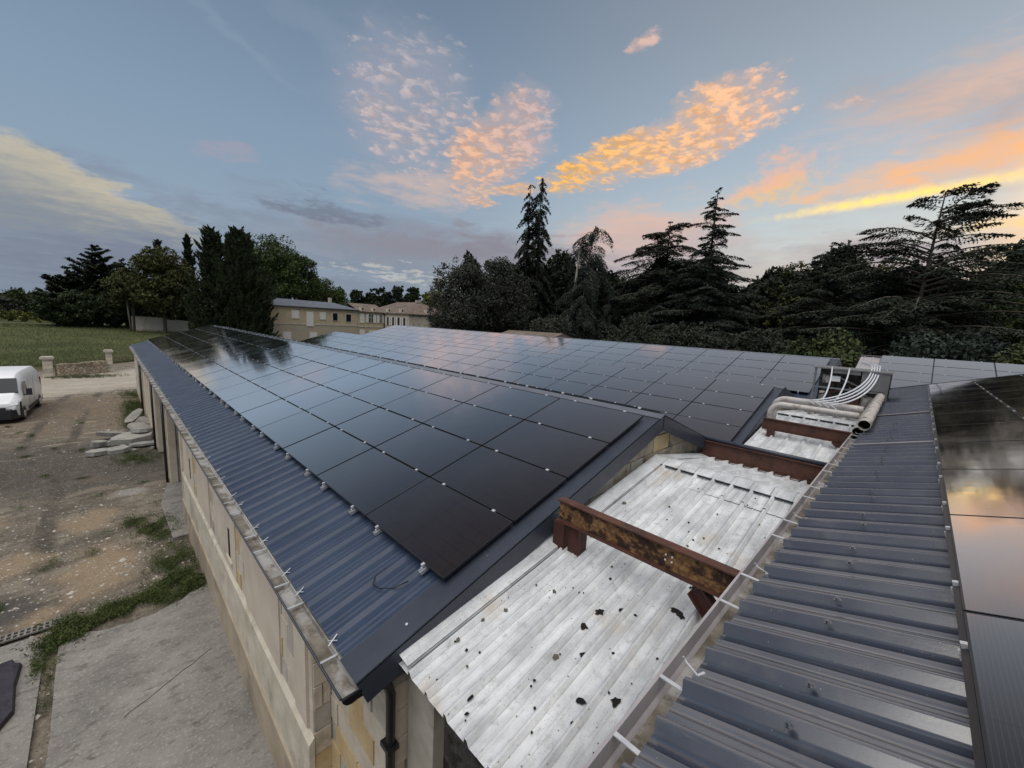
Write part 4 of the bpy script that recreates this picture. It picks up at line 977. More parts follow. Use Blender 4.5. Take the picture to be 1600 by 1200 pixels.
# bundle of cables from the far roof, drooping over the machine to the pipes
def bez(p, n=18):
    p = [Vector(q) for q in p]; out = []
    for i in range(n+1):
        t = i/n; q = p[:]
        while len(q) > 1: q = [q[k].lerp(q[k+1], t) for k in range(len(q)-1)]
        out.append(q[0])
    return out
for k in range(6):
    t = thing('cable', ('pale cable drooping over the machine, leftmost of the thick bundle', 'pale cable drooping over the machine, second from the left in the bundle', 'pale cable drooping over the machine, third from the left in the bundle', 'pale cable drooping over the machine, rightmost of the bundle', 'single pale cable hanging from the left of the machine top', 'single pale cable hanging from the middle of the machine top')[k], 'cable', (14, 1.5, 5), 'pale cables drooping over the machine')
    s_ = k-2.5
    if k < 4:
        q_ = [Vector((23.2, 1.75-.10*k, CZ-.90)), Vector((18.6, 1.12-.07*k, CZ-.80)), Vector((15.6, .86-.05*k, CZ-1.02-.03*k)), Vector((14.3, 1.02-.06*k, CZ-1.50-.03*k))]; e = Vector((13.55-.12*k, 1.95-.17*k, CZ-1.66))
        pp = [q_[0]]+bez([q_[1], q_[2], q_[3], e], 18)
    else:
        a = Vector((17.0, 2.0-.45*(k-4), CZ-.88)); e = Vector((14.0, 1.75-.28*(k-4), CZ-1.62)); pp = bez([a, a.lerp(e, .5)+Vector((0, -.1, .02)), e+Vector((.5, 0, -.05)), e], 14)
    MB().tube(pp, .021, 7).build('sheath', M['cable'], t)
    MB().bar(e+Vector((0, .02, 0)), e+Vector((-.18, -.14, -.07)), .016, .016).build('loose_end', M['cable'], t)

# ================================================================== far building D, beyond the machine
def barn_d():
    x0, y1, z1 = 27.0, 2.15, CZ-.72
    P0 = Vector((23.4, 1.25, z1-4.0*math.tan(TH)+.135/ct+.15)); 
    t = thing('stone_barn', 'far cross barn behind the machine, pale ribbed roof end and panels', 'barn', (23, 2, 0))
    zr = CZ-.72; run = 4.6; f = Frame((x0-run*ct, -30, zr-run*stn), (ct, 0, stn), (0, 1, 0))
    ribbed('roof_sheet', f, run, 32.1, .3125, RIB, M['gutterB'], t)
    f2 = Frame((x0+run*ct, 2.1, zr-run*stn), (-ct, 0, stn), (0, -1, 0)); ribbed('roof_sheet', f2, run-.02, 32.1, .3125, RIB, M['gutterB'], t)
    MB().box((x0-.1, -30, zr+.04), (x0+.1, 2.12, zr+.055)).build('ridge_cap', M['gutterB'], t)
    MB().prism([(x0-4.2, 2.0, 0), (x0-4.2, 2.0, zr-1.3), (x0, 2.0, zr-.08), (x0+4.2, 2.0, zr-1.3), (x0+4.2, 2.0, 0)], (0, -.3, 0)).build('gable_wall', M['wall_stone'], t)
    MB().box((x0-4.2, -29.8, 0), (x0-4.0, 1.7, zr-1.35)).build('wall', M['wall_stone'], t)
    fr = Frame(tuple(Vector((x0-4.05*ct-.2, -.03-13*PB+1.36, zr-4.05*stn-.06))+nA*.13), (ct, 0, stn), (0, 1, 0))
    array('solar_array', 'solar array on the far cross barn behind the machine', fr, 4, 13, True, False, True)
barn_d()

# ================================================================== chateau behind the barns
def chateau():
    y = 75.; ze = CZ+1.15
    t = thing('farmhouse_wing', 'long two-storey yellow stone wing with low slate-grey roof behind the barns', 'house', (24, y, 0))
    MB().box((17, y, 0), (33.7, y+9, ze-.1)).build('wall', M['wall_stone'] if False else M['yellow_wall'], t)
    MB().prism([(16.7, y-.35, ze-.05), (33.9, y-.35, ze-.05), (31.2, y+4.5, ze+1.05), (18, y+4.5, ze+1.25)], (0, 0, -.12)).build('roof', M['slate'], t)
    MB().prism([(33.9, y-.35, ze-.05), (33.9, y+9.3, ze-.05), (31.2, y+4.5, ze+1.05)], (0, 0, -.12)).build('roof', M['slate'], t)
    MB().prism([(16.7, y+9.3, ze-.05), (33.9, y+9.3, ze-.05), (31.2, y+4.5, ze+1.05), (18, y+4.5, ze+1.25)], (0, 0, -.12)).build('roof', M['slate'], t)
    MB().box((16.8, y-.33, ze-.25), (33.85, y-.2, ze-.16)).build('gutter', M['black'], t)
    MB().box((17, y-.06, CZ-1.95), (33.7, y, CZ-1.78)).build('string_course', M['stone_c'], t)
    def win(p, x0, x1, z0, z1, kind, yy=y):
        w_ = MB().box((x0-.12, yy-.07, z0-.1), (x1+.12, yy+.0, z1+.1)).build('window', M['stone_a'], p)
        if kind == 'open':
            MB().box((x0, yy-.085, z0), (x1, yy-.072, z1)).build('pane', M['glass'], w_)
        elif kind == 'glazed':
            MB().box((x0, yy-.085, z0), (x1, yy-.072, z1)).build('pane', M['glass'], w_)
            MB().box(((x0+x1)/2-.05, yy-.10, z0), ((x0+x1)/2+.05, yy-.086, z1)).build('mullion', M['shutter'], w_)
            MB().box((x0, yy-.10, (z0+z1)/2+.2), (x1, yy-.087, (z0+z1)/2+.27)).build('mullion', M['shutter'], w_)
            for a, e in ((x0-.62, x0-.1), (x1+.1, x1+.62)): MB().box((a, yy-.13, z0), (e, yy-.075, z1)).build('shutter', M['shutter'], w_)
        else: MB().box((x0, yy-.10, z0), (x1, yy-.072, z1)).build('shutter', M['shutter'], w_)
    c = CZ
    for x0, x1, z0, z1, k in ((22.4, 23.5, c-.95, c+.35, 's'), (25.1, 26.2, c-2.15, c+.35, 's'), (27.9, 29.0, c-.95, c+.30, 's'), (31.2, 32.1, c-1.0, c+.25, 'o'), (24.0, 25, 0, 0, '')):
        pass
    for x0, x1, z0, z1, k in ((22.4, 23.45, c-.92, c+.34, 'shut'), (24.75, 25.75, c-2.15, c+.22, 'shut'), (26.95, 27.85, c-.92, c+.28, 'shut'), (29.1, 29.95, c-1.05, c+.28, 'open'), (31.5, 32.4, c-1.15, c+.20, 'open'), (21.0, 22.1, c-4.6, c-3.3, 'shut'), (25.2, 26.3, c-4.6, c-3.3, 'shut')):
        win(t, x0, x1, z0, z1, k)
    MB().box((30.6, y+5.5, ze+.3), (31.1, y+6, ze+2.0)).build('chimney', M['stone_c'], t)
    # corner section with tiled roof
    t2 = thing('manor_house', 'cream manor house with hipped brown tile roof, stone dormers and white shutters', 'house', (40, y, 0))
    MB().box((33.75, y+.05, 0), (39.2, y+9, ze-.3)).build('wall', M['yellow_wall'], t2)
    MB().prism([(33.75, y-.3, ze-.25), (39.4, y-.3, ze-.25), (39.4, y+4.5, ze+1.3), (33.75, y+4.5, ze+1.3)], (0, 0, -.12)).build('roof', M['tile'], t2)
    MB().box((39.15, y-8.9, 0), (49, y+9, ze-.35)).build('wall', M['wall_stone'], t2)
    X0, X1, Y0, Y1 = 38.85, 49.3, y-9.2, y+9.2; zt_ = ze+2.1; e = ze-.3
    for q in ([(X0, Y0, e), (X1, Y0, e), (44.2, y-4.2, zt_)], [(X0, Y1, e), (X0, Y0, e), (44.2, y-4.2, zt_), (44.2, y+4.2, zt_)], [(X1, Y0, e), (X1, Y1, e), (44.2, y+4.2, zt_), (44.2, y-4.2, zt_)], [(X1, Y1, e), (X0, Y1, e), (44.2, y+4.2, zt_)]):
        MB().prism(q, (0, 0, -.12)).build('roof', M['tile'], t2)
    MB().box((38.98, y-8.95, e-.22), (39.15, y, e-.12)).build('cornice', M['stone_a'], t2)
    MB().box((39.0, y-9.05, e-.22), (49.1, y-8.9, e-.12)).build('cornice', M['stone_a'], t2)
    MB().box((33.75, y-.02, CZ-2.05), (39.1, y+.05, CZ-1.9)).build('string_course', M['stone_c'], t2)
    MB().box((39.1, y-8.95, CZ-2.1), (39.15, y, CZ-1.95)).build('string_course', M['stone_c'], t2)
    MB().box((39.15, y-8.96, CZ-1.75), (49, y-8.9, CZ-1.6)).build('string_course', M['stone_c'], t2)
    win(t2, 34.2, 34.9, c-1.25, c+.45, 'shut', y+.05); win(t2, 35.9, 36.7, c-1.15, c+.4, 'glazed', y+.05); win(t2, 38.1, 38.6, c-1.15, c+.35, 'glazed', y+.05)
    win(t2, 34.2, 35.0, c-4.6, c-2.6, 'shut', y+.05); win(t2, 36.0, 37.6, c-4.2, c-2.7, 'shut', y+.05)
    for k in range(4):
        Y = y-7.6+k*2.05
        w_ = MB().box((39.08, Y-.45, c-1.5), (39.15, Y+.45, c+.2)).build('window', M['stone_a'], t2)
        MB().box((39.06, Y-.36, c-1.45), (39.078, Y+.36, c+.1)).build('pane', M['glass'], w_)
        for a in (Y-.85, Y+.42): MB().box((39.0, a, c-1.45), (39.06, a+.42, c+.1)).build('shutter', M['shutter'], w_)
    win(t2, 46.6, 47.6, c-1.2, c-.1, 'shut', y-8.9)
    for X, Y in ((34.6, y-.1), (36.9, y-.1), (39.2, y-1.6), (39.2, y-6.6), (43.2, y-8.8)):
        dm = MB().box((X-.32, Y-.1, e+.12), (X+.32, Y+.7, e+.85)).build('dormer', M['stone_a'], t2)
        MB().tube([(X, Y-.13, e+.5), (X, Y-.105, e+.5)], .18, 12).build('pane', M['glass'], dm)
    MB().box((43.4, y-4.6, zt_-.1), (44.4, y-4.1, zt_+.35)).build('chimney', M['stone_c'], t2)
    MB().tube([(39.0, y-.08, 1), (39.0, y-.08, e)], .09, 8).build('downpipe', M['rust_post'], t2)
M['yellow_wall'] = None
def mat_yellow():
    m_, n, p = principled('coursed_yellow_stone')
    P = n.new('ShaderNodeNewGeometry').outputs['Position']; x, y, z = n.sep(P)
    br = n.new('ShaderNodeTexBrick'); n.put(br.inputs['Vector'], n.xyz(n.m('ADD', x, y), z, 0.)); br.inputs['Scale'].default_value = 1.
    br.inputs['Brick Width'].default_value = .62; br.inputs['Row Height'].default_value = .31; br.inputs['Mortar Size'].default_value = .015
    n.put(br.inputs['Color1'], (.54, .42, .24, 1)); n.put(br.inputs['Color2'], (.47, .39, .26, 1)); n.put(br.inputs['Mortar'], (.36, .31, .24, 1))
    c = n.mix(n.rng(n.noise(P, 1.2, 6, .65), .45, .62, 0., .8), br.outputs[0], (.40, .34, .25, 1))
    low = n.rng(z, CZ-1.9, CZ-2.1)
    c = n.mix(n.m('MULTIPLY', low, .7), c, (.38, .33, .26, 1))
    c = n.mix(n.rng(n.noise(n.v('MULTIPLY', P, (1., 1., .4)), .8, 6, .7), .55, .7, 0., .5), c, (.24, .20, .15, 1))
    n.put(p.inputs['Base Color'], c); p.inputs['Roughness'].default_value = .95; return m_
M['yellow_wall'] = mat_yellow()
chateau()
# small outbuilding ridge showing over the farthest barn
t = thing('outbuilding', 'small gabled tile roof peeping over the farthest solar roof', 'shed', (34, 27, 0))
MB().box((32.6, 27.2, 0), (36.4, 35, 5.4)).build('wall', M['wall_stone'], t)
MB().prism([(32.4, 27, 5.4), (34.5, 27, 6.0), (36.6, 27, 5.4)], (0, 8.2, 0)).build('roof', M['tile'], t)

# ================================================================== garden walls, gate, pole
def rough_wall(name, label, cat, p0, p1, h, th, mat_, cap=None):
    p0 = Vector(p0); p1 = Vector(p1); d_ = (p1-p0); L = d_.length; d_.normalize(); n_ = Vector((-d_.y, d_.x, 0))
    t = thing(name, label, cat, tuple((p0+p1)/2))
    N_ = max(4, int(L/.4)); vs = []
    for k in range(N_+1):
        p = p0+d_*L*k/N_; hh = h+random.uniform(-.05, .05)
        for s_, z_ in ((-1, -.2), (-1, hh), (1, hh), (1, -.2)):
            q = p+n_*(th/2*s_+random.uniform(-.03, .03)); vs.append((q.x, q.y, p.z+z_))
    fs = [(4*k+i, 4*k+(i+1) % 4, 4*(k+1)+(i+1) % 4, 4*(k+1)+i) for k in range(N_) for i in range(4)]+[(0, 1, 2, 3), (4*N_+3, 4*N_+2, 4*N_+1, 4*N_)]
    MB().add(vs, fs).build('masonry', M[mat_], t)
    if cap: MB().bar(p0+Vector((0, 0, h+.06)), p1+Vector((0, 0, h+.06)), th+.12, .10).build('coping', M[cap], t)
    return t, n_
def mat_rubblewall():
    m_, n, p = principled('rough_rubble_masonry'); P = n.new('ShaderNodeNewGeometry').outputs['Position']
    v = n.vor(P, 3.2, out='Color'); e = n.vor(P, 3.2, 'DISTANCE_TO_EDGE')
    c = n.mix(n.sep(v)[0], (.34, .27, .18, 1), (.52, .45, .34, 1)); c = n.mix(n.rng(e, .0, .12, .8, 0.), c, (.13, .11, .08, 1))
    c = n.mix(n.rng(n.noise(P, .8, 5), .5, .65, 0., .7), c, (.10, .09, .06, 1))
    n.put(p.inputs['Base Color'], c); p.inputs['Roughness'].default_value = .95; n.put(p.inputs['Normal'], n.bump(e, .8, .1)); return m_
M['rubble_wall'] = mat_rubblewall()
rough_wall('garden_wall', 'low crumbling rubble wall between the two gate pillars', 'wall', (-3.3, 54.2, 0), (-.2, 56.6, 0), 1.1, .45, 'rubble_wall')
def pillar(x, y, h, w_, label, cap=True):
    t = thing('gate_pillar', label, 'pillar', (x, y, 0))
    z = 0; k = 0
    while z < h-.05:
        hh = min(.36, h-z); MB().box((x-w_/2+random.uniform(0, .015), y-w_/2, z+.01), (x+w_/2, y+w_/2, z+hh-.01)).build('stone_block', M[('stone_a', 'stone_c', 'stone_a')[k % 3]], t); z += hh; k += 1
    if cap:
        MB().box((x-w_/2-.12, y-w_/2-.12, h), (x+w_/2+.12, y+w_/2+.12, h+.14)).build('cap_stone', M['stone_c'], t)
        MB().box((x-w_/2-.05, y-w_/2-.05, h+.14), (x+w_/2+.05, y+w_/2+.05, h+.22)).build('cap_stone', M['stone_c'], t)
pillar(-3.8, 54.3, 1.6, .60, 'squat stone gate pillar with a wide cap, right behind the white van')
pillar(.1, 56.9, 1.95, .48, 'slender cream gate pillar at the right end of the low wall')
pillar(-6.75, 52.2, 1.5, .75, 'pale stone block pillar at the left picture edge behind the van', False)
rough_wall('garden_wall', 'pale plastered garden wall under the olive-green tree, left part', 'wall', (3.5, 98, 2.4), (7.6, 96.5, 2.4), 2.2, .3, 'render_pink', 'stone_c')
rough_wall('garden_wall', 'pale plastered garden wall under the trees, right part with gaps', 'wall', (7.95, 96.5, 2.4), (12.5, 95, 2.3), 1.9, .3, 'render_pink')
t = thing('utility_pole', 'leaning pale wooden utility pole before the dark hedge', 'pole', (3.2, 95, 2.3))
MB().tube([(3.2, 95, 2.2), (2.75, 95, 10.9)], [.15, .10], 10).build('post', M['bark_pale'], t)
MB().box((2.3, 94.95, 10.2), (3.3, 95.05, 10.3)).build('crossarm', M['bark_pale'], t)

# ================================================================== van
def van(x, y, rz):
    t = bpy.data.objects.new('panel_van', None); COL.objects.link(t)
    t.location = (x, y, -.01); t.rotation_euler = (0, 0, rz); tag(t, 'white high-roof panel van parked in the yard at the left edge', 'van')
    # local: front towards -Y, body half width 1.02, length 6.0, wheelbase 4.04
    def bld(mb, name, m_): 
        me = bpy.data.meshes.new(name); me.from_pydata(mb.v, [], mb.f)
        for q in (m_ if isinstance(m_, list) else [m_]): me.materials.append(q)
        me.polygons.foreach_set('material_index', mb.mi); me.polygons.foreach_set('use_smooth', mb.sm); fixn(me)
        o = bpy.data.objects.new(name, me); COL.objects.link(o); o.parent = t; return o
    # side silhouette stations: y, floor, belt, roof height, half width at floor/belt/roof
    st = [(-3.05, .42, .80, .95, .80, .84, .70), (-2.98, .32, .92, 1.12, .90, .92, .80), (-2.75, .28, 1.05, 1.22, .98, .98, .86), (-2.25, .27, 1.18, 1.40, 1.0, 1.01, .88), (-1.95, .27, 1.22, 1.58, 1.02, 1.02, .86),
          (-1.25, .27, 1.26, 2.22, 1.02, 1.02, .80), (-.95, .27, 1.28, 2.44, 1.02, 1.02, .80), (-.6, .27, 1.28, 2.55, 1.02, 1.02, .84), (0.2, .27, 1.28, 2.58, 1.02, 1.02, .87), (2.2, .27, 1.28, 2.56, 1.02, 1.02, .87), (2.88, .27, 1.28, 2.52, 1.01, 1.01, .86), (2.96, .34, 1.28, 2.44, .98, .98, .82)]
    b = MB(); n = 10
    for (yy, f, bl, rf, wf, wb, wr) in st:
        ring = [(-wf+.06, f), (-wf, f+.12), (-wb, bl), (-wr-.06*(rf > 2), rf-.22*(rf > 2)-.10), (-wr+.14, rf), (wr-.14, rf), (wr+.06*(rf > 2), rf-.22*(rf > 2)-.10), (wb, bl), (wf, f+.12), (wf-.06, f)]
        for px, pz in ring: b.v.append((px, yy, pz))
    for k in range(len(st)-1):
        for i in range(n): 
            b.f.append([k*n+i, k*n+(i+1) % n, (k+1)*n+(i+1) % n, (k+1)*n+i]); b.mi.append(0); b.sm.append(True)
    b.f.append(list(range(n))); b.mi.append(0); b.sm.append(False); b.f.append([(len(st)-1)*n+i for i in range(n)]); b.mi.append(0); b.sm.append(False)
    body = bld(b, 'body', M['white_paint'])
    bv = body.modifiers.new('bevel', 'BEVEL'); bv.width = .05; bv.segments = 2; bv.limit_method = 'ANGLE'; bv.angle_limit = R(32)
    # windscreen follows the slope between bonnet and roof
    b = MB(); b.add([(-.90, -1.99, 1.52), (.90, -1.99, 1.52), (.74, -1.20, 2.24), (-.74, -1.20, 2.24)], [(0, 1, 2, 3)]); vs = b.v[:]
    b = MB(); b.prism([(-.88, -2.03, 1.58), (.88, -2.02, 1.58), (.74, -1.24, 2.27), (-.74, -1.24, 2.27)], (0, .05, -.05)); bld(b, 'windscreen', M['glass'])
    for s_ in (-1, 1):
        b = MB(); b.prism([(s_*1.035, -1.72, 1.34), (s_*1.035, -.72, 1.34), (s_*.955, -.72, 2.02), (s_*.955, -1.08, 2.02), (s_*.99, -1.5, 1.72)], (-s_*.03, 0, 0)); bld(b, 'side_window', M['glass'])
        b = MB(); b.obox((s_*1.22, -1.62, 1.52), (.11, 0, 0), (0, .05, 0), (0, 0, .19)); b.obox((s_*1.08, -1.62, 1.36), (.08, 0, 0), (0, .03, 0), (0, 0, .03)); bld(b, 'wing_mirror', M['bumper'])
        b = MB(); b.prism([(s_*1.03, -.9, .40), (s_*1.03, 1.5, .40), (s_*1.03, 1.5, .56), (s_*1.03, -.9, .56)], (s_*.02, 0, 0)); bld(b, 'side_strip', M['bumper'])
        b = MB(); b.prism([(s_*.98, -2.92, .98), (s_*.62, -3.03, .90), (s_*.66, -2.86, 1.10), (s_*.97, -2.55, 1.24)], (0, -.03, .03)); bld(b, 'headlight', M['headlamp'])
        b = MB(); b.box((s_*.96-.05, 2.955, .95), (s_*.96+.05, 2.985, 1.8)); bld(b, 'tail_light', M['red_lens'])
        for Y in (-2.02, 2.02):
            b = MB(); b.tube([(s_*.76, Y, .35), (s_*.80, Y, .35), (s_*1.0, Y, .35), (s_*1.03, Y, .35)], [.33, .35, .35, .32], 24); w_ = bld(b, 'wheel', M['rubber'])
            me = MB(); me.tube([(s_*1.028, Y, .35), (s_*1.045, Y, .35)], .20, 16); o = bld(me, 'rim', M['alu']); o.parent = w_
            b = MB(); pts = [(s_*1.028, Y+.44*math.cos(a_), .35+.44*math.sin(a_)) for a_ in np.linspace(0, math.pi, 12)]; pts = [(s_*1.028, Y+.42, .22)]+pts+[(s_*1.028, Y-.42, .22)]
            b.prism(pts, (-s_*.2, 0, 0)); bld(b, 'wheel_arch', M['black'])
    b = MB(); b.prism([(-1.0, -2.62, .25), (-.9, -3.02, .25), (-.72, -3.14, .25), (.72, -3.14, .25), (.9, -3.02, .25), (1.0, -2.62, .25), (1.04, -2.5, .25), (1.04, -2.5, .62), (.93, -3.05, .74), (.72, -3.16, .76)][:8]+[(.93, -3.05, .25)][:0], (0, 0, .50)); bld(b, 'bumper', M['bumper'])
    b = MB(); b.box((-.55, -3.10, .78), (.55, -3.03, .90)); bld(b, 'grille', M['bumper'])
    b = MB(); b.box((-1.0, 2.9, .3), (1.0, 3.08, .62)); bld(b, 'rear_bumper', M['bumper'])
    for X0 in (1.022,):
        for yy in (-.55, .75): b = MB(); b.box((X0, yy, .62), (X0+.006, yy+.012, 2.2)); bld(b, 'door_gap', M['bumper'])
    return t
M['headlamp'] = basic('headlamp_lens', (.35,.36,.38), (.5,.5,.52), 6, .1, 0)
M['red_lens'] = basic('red_lens', (.25,.01,.01), (.3,.02,.02), 6, .2, 0)
van(-4.42, 37.4, R(-4))

# ================================================================== rubble, grate, tarp
def chunk(name, label, c, half, rot, mat_='rubble', group=None, jag=.12, n=7):
    pts = []
    for k in range(n):
        a = 2*math.pi*k/n+random.uniform(-.2, .2); pts.append((half[0]*math.cos(a)*random.uniform(.8, 1.15), half[1]*math.sin(a)*random.uniform(.8, 1.15)))
    b = MB(); t_ = half[2]
    vs = [Vector((px, py, -t_)) for px, py in pts]+[Vector((px*random.uniform(.93, 1), py*random.uniform(.93, 1), t_)) for px, py in pts]
    E_ = Euler(rot); vs = [Vector(c)+(lambda q: (q.rotate(E_), q)[1])(v.copy()) for v in vs]
    b.add(vs, [list(range(n))[::-1], [n+i for i in range(n)]]+[(i, (i+1) % n, n+(i+1) % n, n+i) for i in range(n)])
    return b.build(name, M[mat_], label=label, cat='rubble', group=group)
RB = [((1.0, 28.6, .30), (.60, .8, .08), (.14, .22, .3), 'large tilted grey concrete slab on top of the rubble heap'),
      ((.7, 27.0, .22), (.95, .60, .13), (.1, -.08, .1), 'broad flat concrete slab at the near side of the rubble heap'),
      ((1.05, 27.3, .46), (.50, .5, .09), (-.1, .12, .6), 'small dirty slab lying on the broad flat slab of the heap'),
      ((.85, 31.2, .42), (.28, .95, .08), (.28, .2, -.35), 'long narrow concrete plank leaning at the back of the rubble heap'),
      ((1.2, 29.9, .3), (.35, .40, .16), (.3, .5, 0), 'chunky concrete block between plank and tilted slab'),
      ((-.1, 28.2, .22), (.60, .22, .10), (.1, .2, .15), 'thin strip of concrete sticking out left of the heap'),
      ((.15, 27.1, .16), (.75, .16, .07), (.05, -.12, .55), 'slim pale concrete lath pointing down-left from the heap'),
      ((-.6, 25.4, .10), (.48, .36, .09), (.02, .04, .2), 'flat cream concrete piece, leftmost on the ground before the heap'),
      ((.05, 25.3, .11), (.42, .38, .09), (.04, -.05, -.3), 'flat cream concrete piece right beside the leftmost one'),
      ((-.55, 26.8, .15), (.30, .20, .12), (.2, .1, .3), 'small concrete lump lying alone left of the heap'),
      ((1.05, 25.9, .10), (.70, .26, .05), (.03, .03, .12), 'low narrow slab by the barn doorway before the heap')]
for c_, h_, r_, lb in RB: chunk('rubble_slab', lb, c_, h_, r_, group='broken concrete pieces in the yard')
for k in range(14):
    chunk('rubble_stone', 'small loose broken stone scattered round the rubble heap', (random.uniform(-1, 1.3), random.uniform(24.6, 30), .04), (random.uniform(.06, .16), random.uniform(.06, .14), .05), (random.uniform(-.3, .3), random.uniform(-.3, .3), random.uniform(0, 3)), group='loose stones round the rubble heap')
def grate():
    t = thing('drain_grate', 'slotted concrete drain cover strip crossing the yard at the left edge', 'drain', (-2.5, 12.04, .03))
    for y_ in (11.93, 12.04, 12.15): MB().box((-4.2, y_-.012, .02), (-1.12, y_+.012, .055)).build('edge_bar', M['concrete'], t)
    k = 0; X = -4.2
    BAR = small_mesh('cross_bar', lambda b: b.box((-.016, -.10, 0), (.016, .10, .03)), [M['concrete']])
    while X < -1.12: link('cross_bar', BAR, t, Matrix.Translation((X, 12.04, .022))); X += .085
    MB().box((-4.2, 11.94, -.0), (-1.12, 12.14, .018)).build('channel', M['dark_hole'], t)
grate()
pts = [(-1.60, 10.95), (-1.50, 10.9), (-1.52, 10.3), (-1.47, 9.6), (-1.62, 9.25), (-1.66, 8.8), (-1.62, 8.2), (-2.6, 8.2), (-2.7, 10.9), (-1.9, 11.05), (-1.62, 11.12)]
b = MB(); vs = [(x, y, .045) for x, y in pts]+[(x*.98-.05, y*.99+.08, .13+random.uniform(-.02, .03)) for x, y in pts]; n = len(pts)
b.add(vs, [(i, (i+1) % n, n+(i+1) % n, n+i) for i in range(n)]+[[n+i for i in range(n)]]); b.build('ground_sheet', M['tarp'], label='dark purplish sheet lying on the ground at the lower left edge', cat='sheet')

# ================================================================== weeds and gravel (stuff)
def tris(c, t, w_):
    """arrays: centres, length vectors, width vectors -> triangle soup"""
    V = np.stack([c-t*.5-w_*.5, c-t*.5+w_*.5, c+t*.5], 1).reshape(-1, 3); return V
def soup(name, V, mats, parent=None, **kw):
    Fc = np.arange(len(V)).reshape(-1, 3); me = fastmesh(name, V, Fc, mats); return obj(name, me, parent, **kw)
def rnd_unit(n, r):
    v = r.normal(size=(n, 3)); return v/np.linalg.norm(v, axis=1, keepdims=True)
def weeds():
    r = np.random.default_rng(3); P = []
    def region(cx, cy, rx, ry, n, h, ang=0):
        q = r.normal(size=(n, 2))*.5; ca, sa = math.cos(ang), math.sin(ang)
        x = cx+q[:, 0]*rx*ca-q[:, 1]*ry*sa; y = cy+q[:, 0]*rx*sa+q[:, 1]*ry*ca; P.append(np.stack([x, y, np.full(n, h)], 1))
    for a in ((.95, 11.95, .65, .55, 2600, .16), (.2, 11.75, .8, .30, 2200, .12), (-.45, 11.75, .55, .35, 1500, .12), (-1.0, 11.45, .35, .42, 2000, .2), (-1.08, 10.95, .13, .3, 500, .12),
              (.9, 13.2, .5, 1.1, 1700, .11), (.75, 15.6, .55, .9, 1500, .12), (.2, 16.6, .45, .5, 500, .09), (-1.14, 9.9, .07, .9, 160, .06), (-1.3, 10.7, .10, .4, 260, .10),
              (.9, 31.5, .5, 2.5, 2500, .25), (.6, 23.8, .8, 1.2, 1400, .12), (1.1, 36, .7, 2.5, 1800, .25), (-1.5, 52.9, 2.4, .7, 1600, .22), (1.3, 41, 1., 2, 900, .25), *[(r.uniform(-4, 1.1), r.uniform(11.5, 34), r.uniform(.08, .3), r.uniform(.08, .3), int(r.uniform(25, 110)), .05) for _ in range(46)]): region(*a)
    P = np.concatenate(P); n = len(P); keep = ((P[:, 0] < 1.36) | (P[:, 1] > 19.6)) & (np.sin(P[:, 0]*9+P[:, 1]*3)+np.sin(P[:, 1]*7-P[:, 0]*4)+r.normal(size=n)*.6 > -.55); P = P[keep & (P[:, 0] < 1.42)]; n = len(P)
    k = 7; c = np.repeat(P, k, 0); m_ = len(c); sc = np.exp(r.normal(size=m_)*.3)
    base = np.stack([c[:, 0]+r.normal(size=m_)*.03, c[:, 1]+r.normal(size=m_)*.03, r.uniform(0, 1, m_)**1.5*c[:, 2]+.01], 1)
    t_ = rnd_unit(m_, r)*np.array([1, 1, .7]); t_[:, 2] = np.abs(t_[:, 2])+.25; L = (.035+.28*c[:, 2])*.55*sc; t_ *= L[:, None]
    w_ = np.cross(t_, rnd_unit(m_, r)); w_ *= (.30*L/np.maximum(np.linalg.norm(w_, axis=1), 1e-6))[:, None]
    soup('weeds', tris(base+t_*.5, t_, w_), [M['lf_weed']], kind='stuff', label='low green weeds creeping along slab edge and barn wall')
    # field grass tufts near the drive
    r2 = np.random.default_rng(5); m_ = 60000
    x = r2.uniform(-26, 12, m_); y = 62+r2.uniform(0, 1, m_)**1.6*50; y = np.maximum(y, 63+x*.9); z = hgt(x, y)
    t_ = rnd_unit(m_, r2)*.5; t_[:, 2] = np.abs(t_[:, 2])+.8; L = r2.uniform(.08, .26, m_); t_ *= L[:, None]; w_ = rnd_unit(m_, r2)*(.02+L*.14)[:, None]; w_[:, 2] *= .1
    soup('field_grass', tris(np.stack([x, y, z], 1)+t_*.5, t_, w_), [M['lf_field']], kind='stuff', label='rough grass of the field beyond the gravel drive')
    # gravel and pebbles
    r3 = np.random.default_rng(9); m_ = 15000
    y = 3+60*r3.uniform(0, 1, m_)**1.5; x = np.where(y < 16, r3.uniform(-4.5, 1.3, m_), r3.uniform(-9, 1.3, m_)); ok = ~((x > -1.1) & (y < 11.7))
    x, y = x[ok], y[ok]; m_ = len(x); s_ = np.exp(r3.normal(size=m_)*.5)*.016; s_ *= 1+(y > 30)*.3; s_[(y > 20) & (y < 44)] *= .6
    o_ = np.array([(1,0,0),(0,1,0),(-1,0,0),(0,-1,0),(0,0,.7)]); V = (np.stack([x, y, np.zeros(m_)], 1)[:, None]+o_[None]*s_[:, None, None]*r3.uniform(.6, 1.3, (m_, 5, 1))).reshape(-1, 3)
    V[:, 2] += bumpy(V[:, 0], V[:, 1])-.03
    f = np.array([(0,1,4),(1,2,4),(2,3,4),(3,0,4)]); Fc = (np.arange(m_)[:, None, None]*5+f[None]).reshape(-1, 3)
    obj('gravel', fastmesh('gravel', V, Fc, [M['pebble']]), kind='stuff', label='loose pale stones strewn over the earth yard')
M['lf_field'] = mat_leaf('field_grass_blades', (.060,.075,.028), (.11,.125,.05), scale=.2)
M['pebble'] = basic('pale_pebbles', (.30,.28,.25), (.50,.47,.43), 5, .9, 0)
weeds()

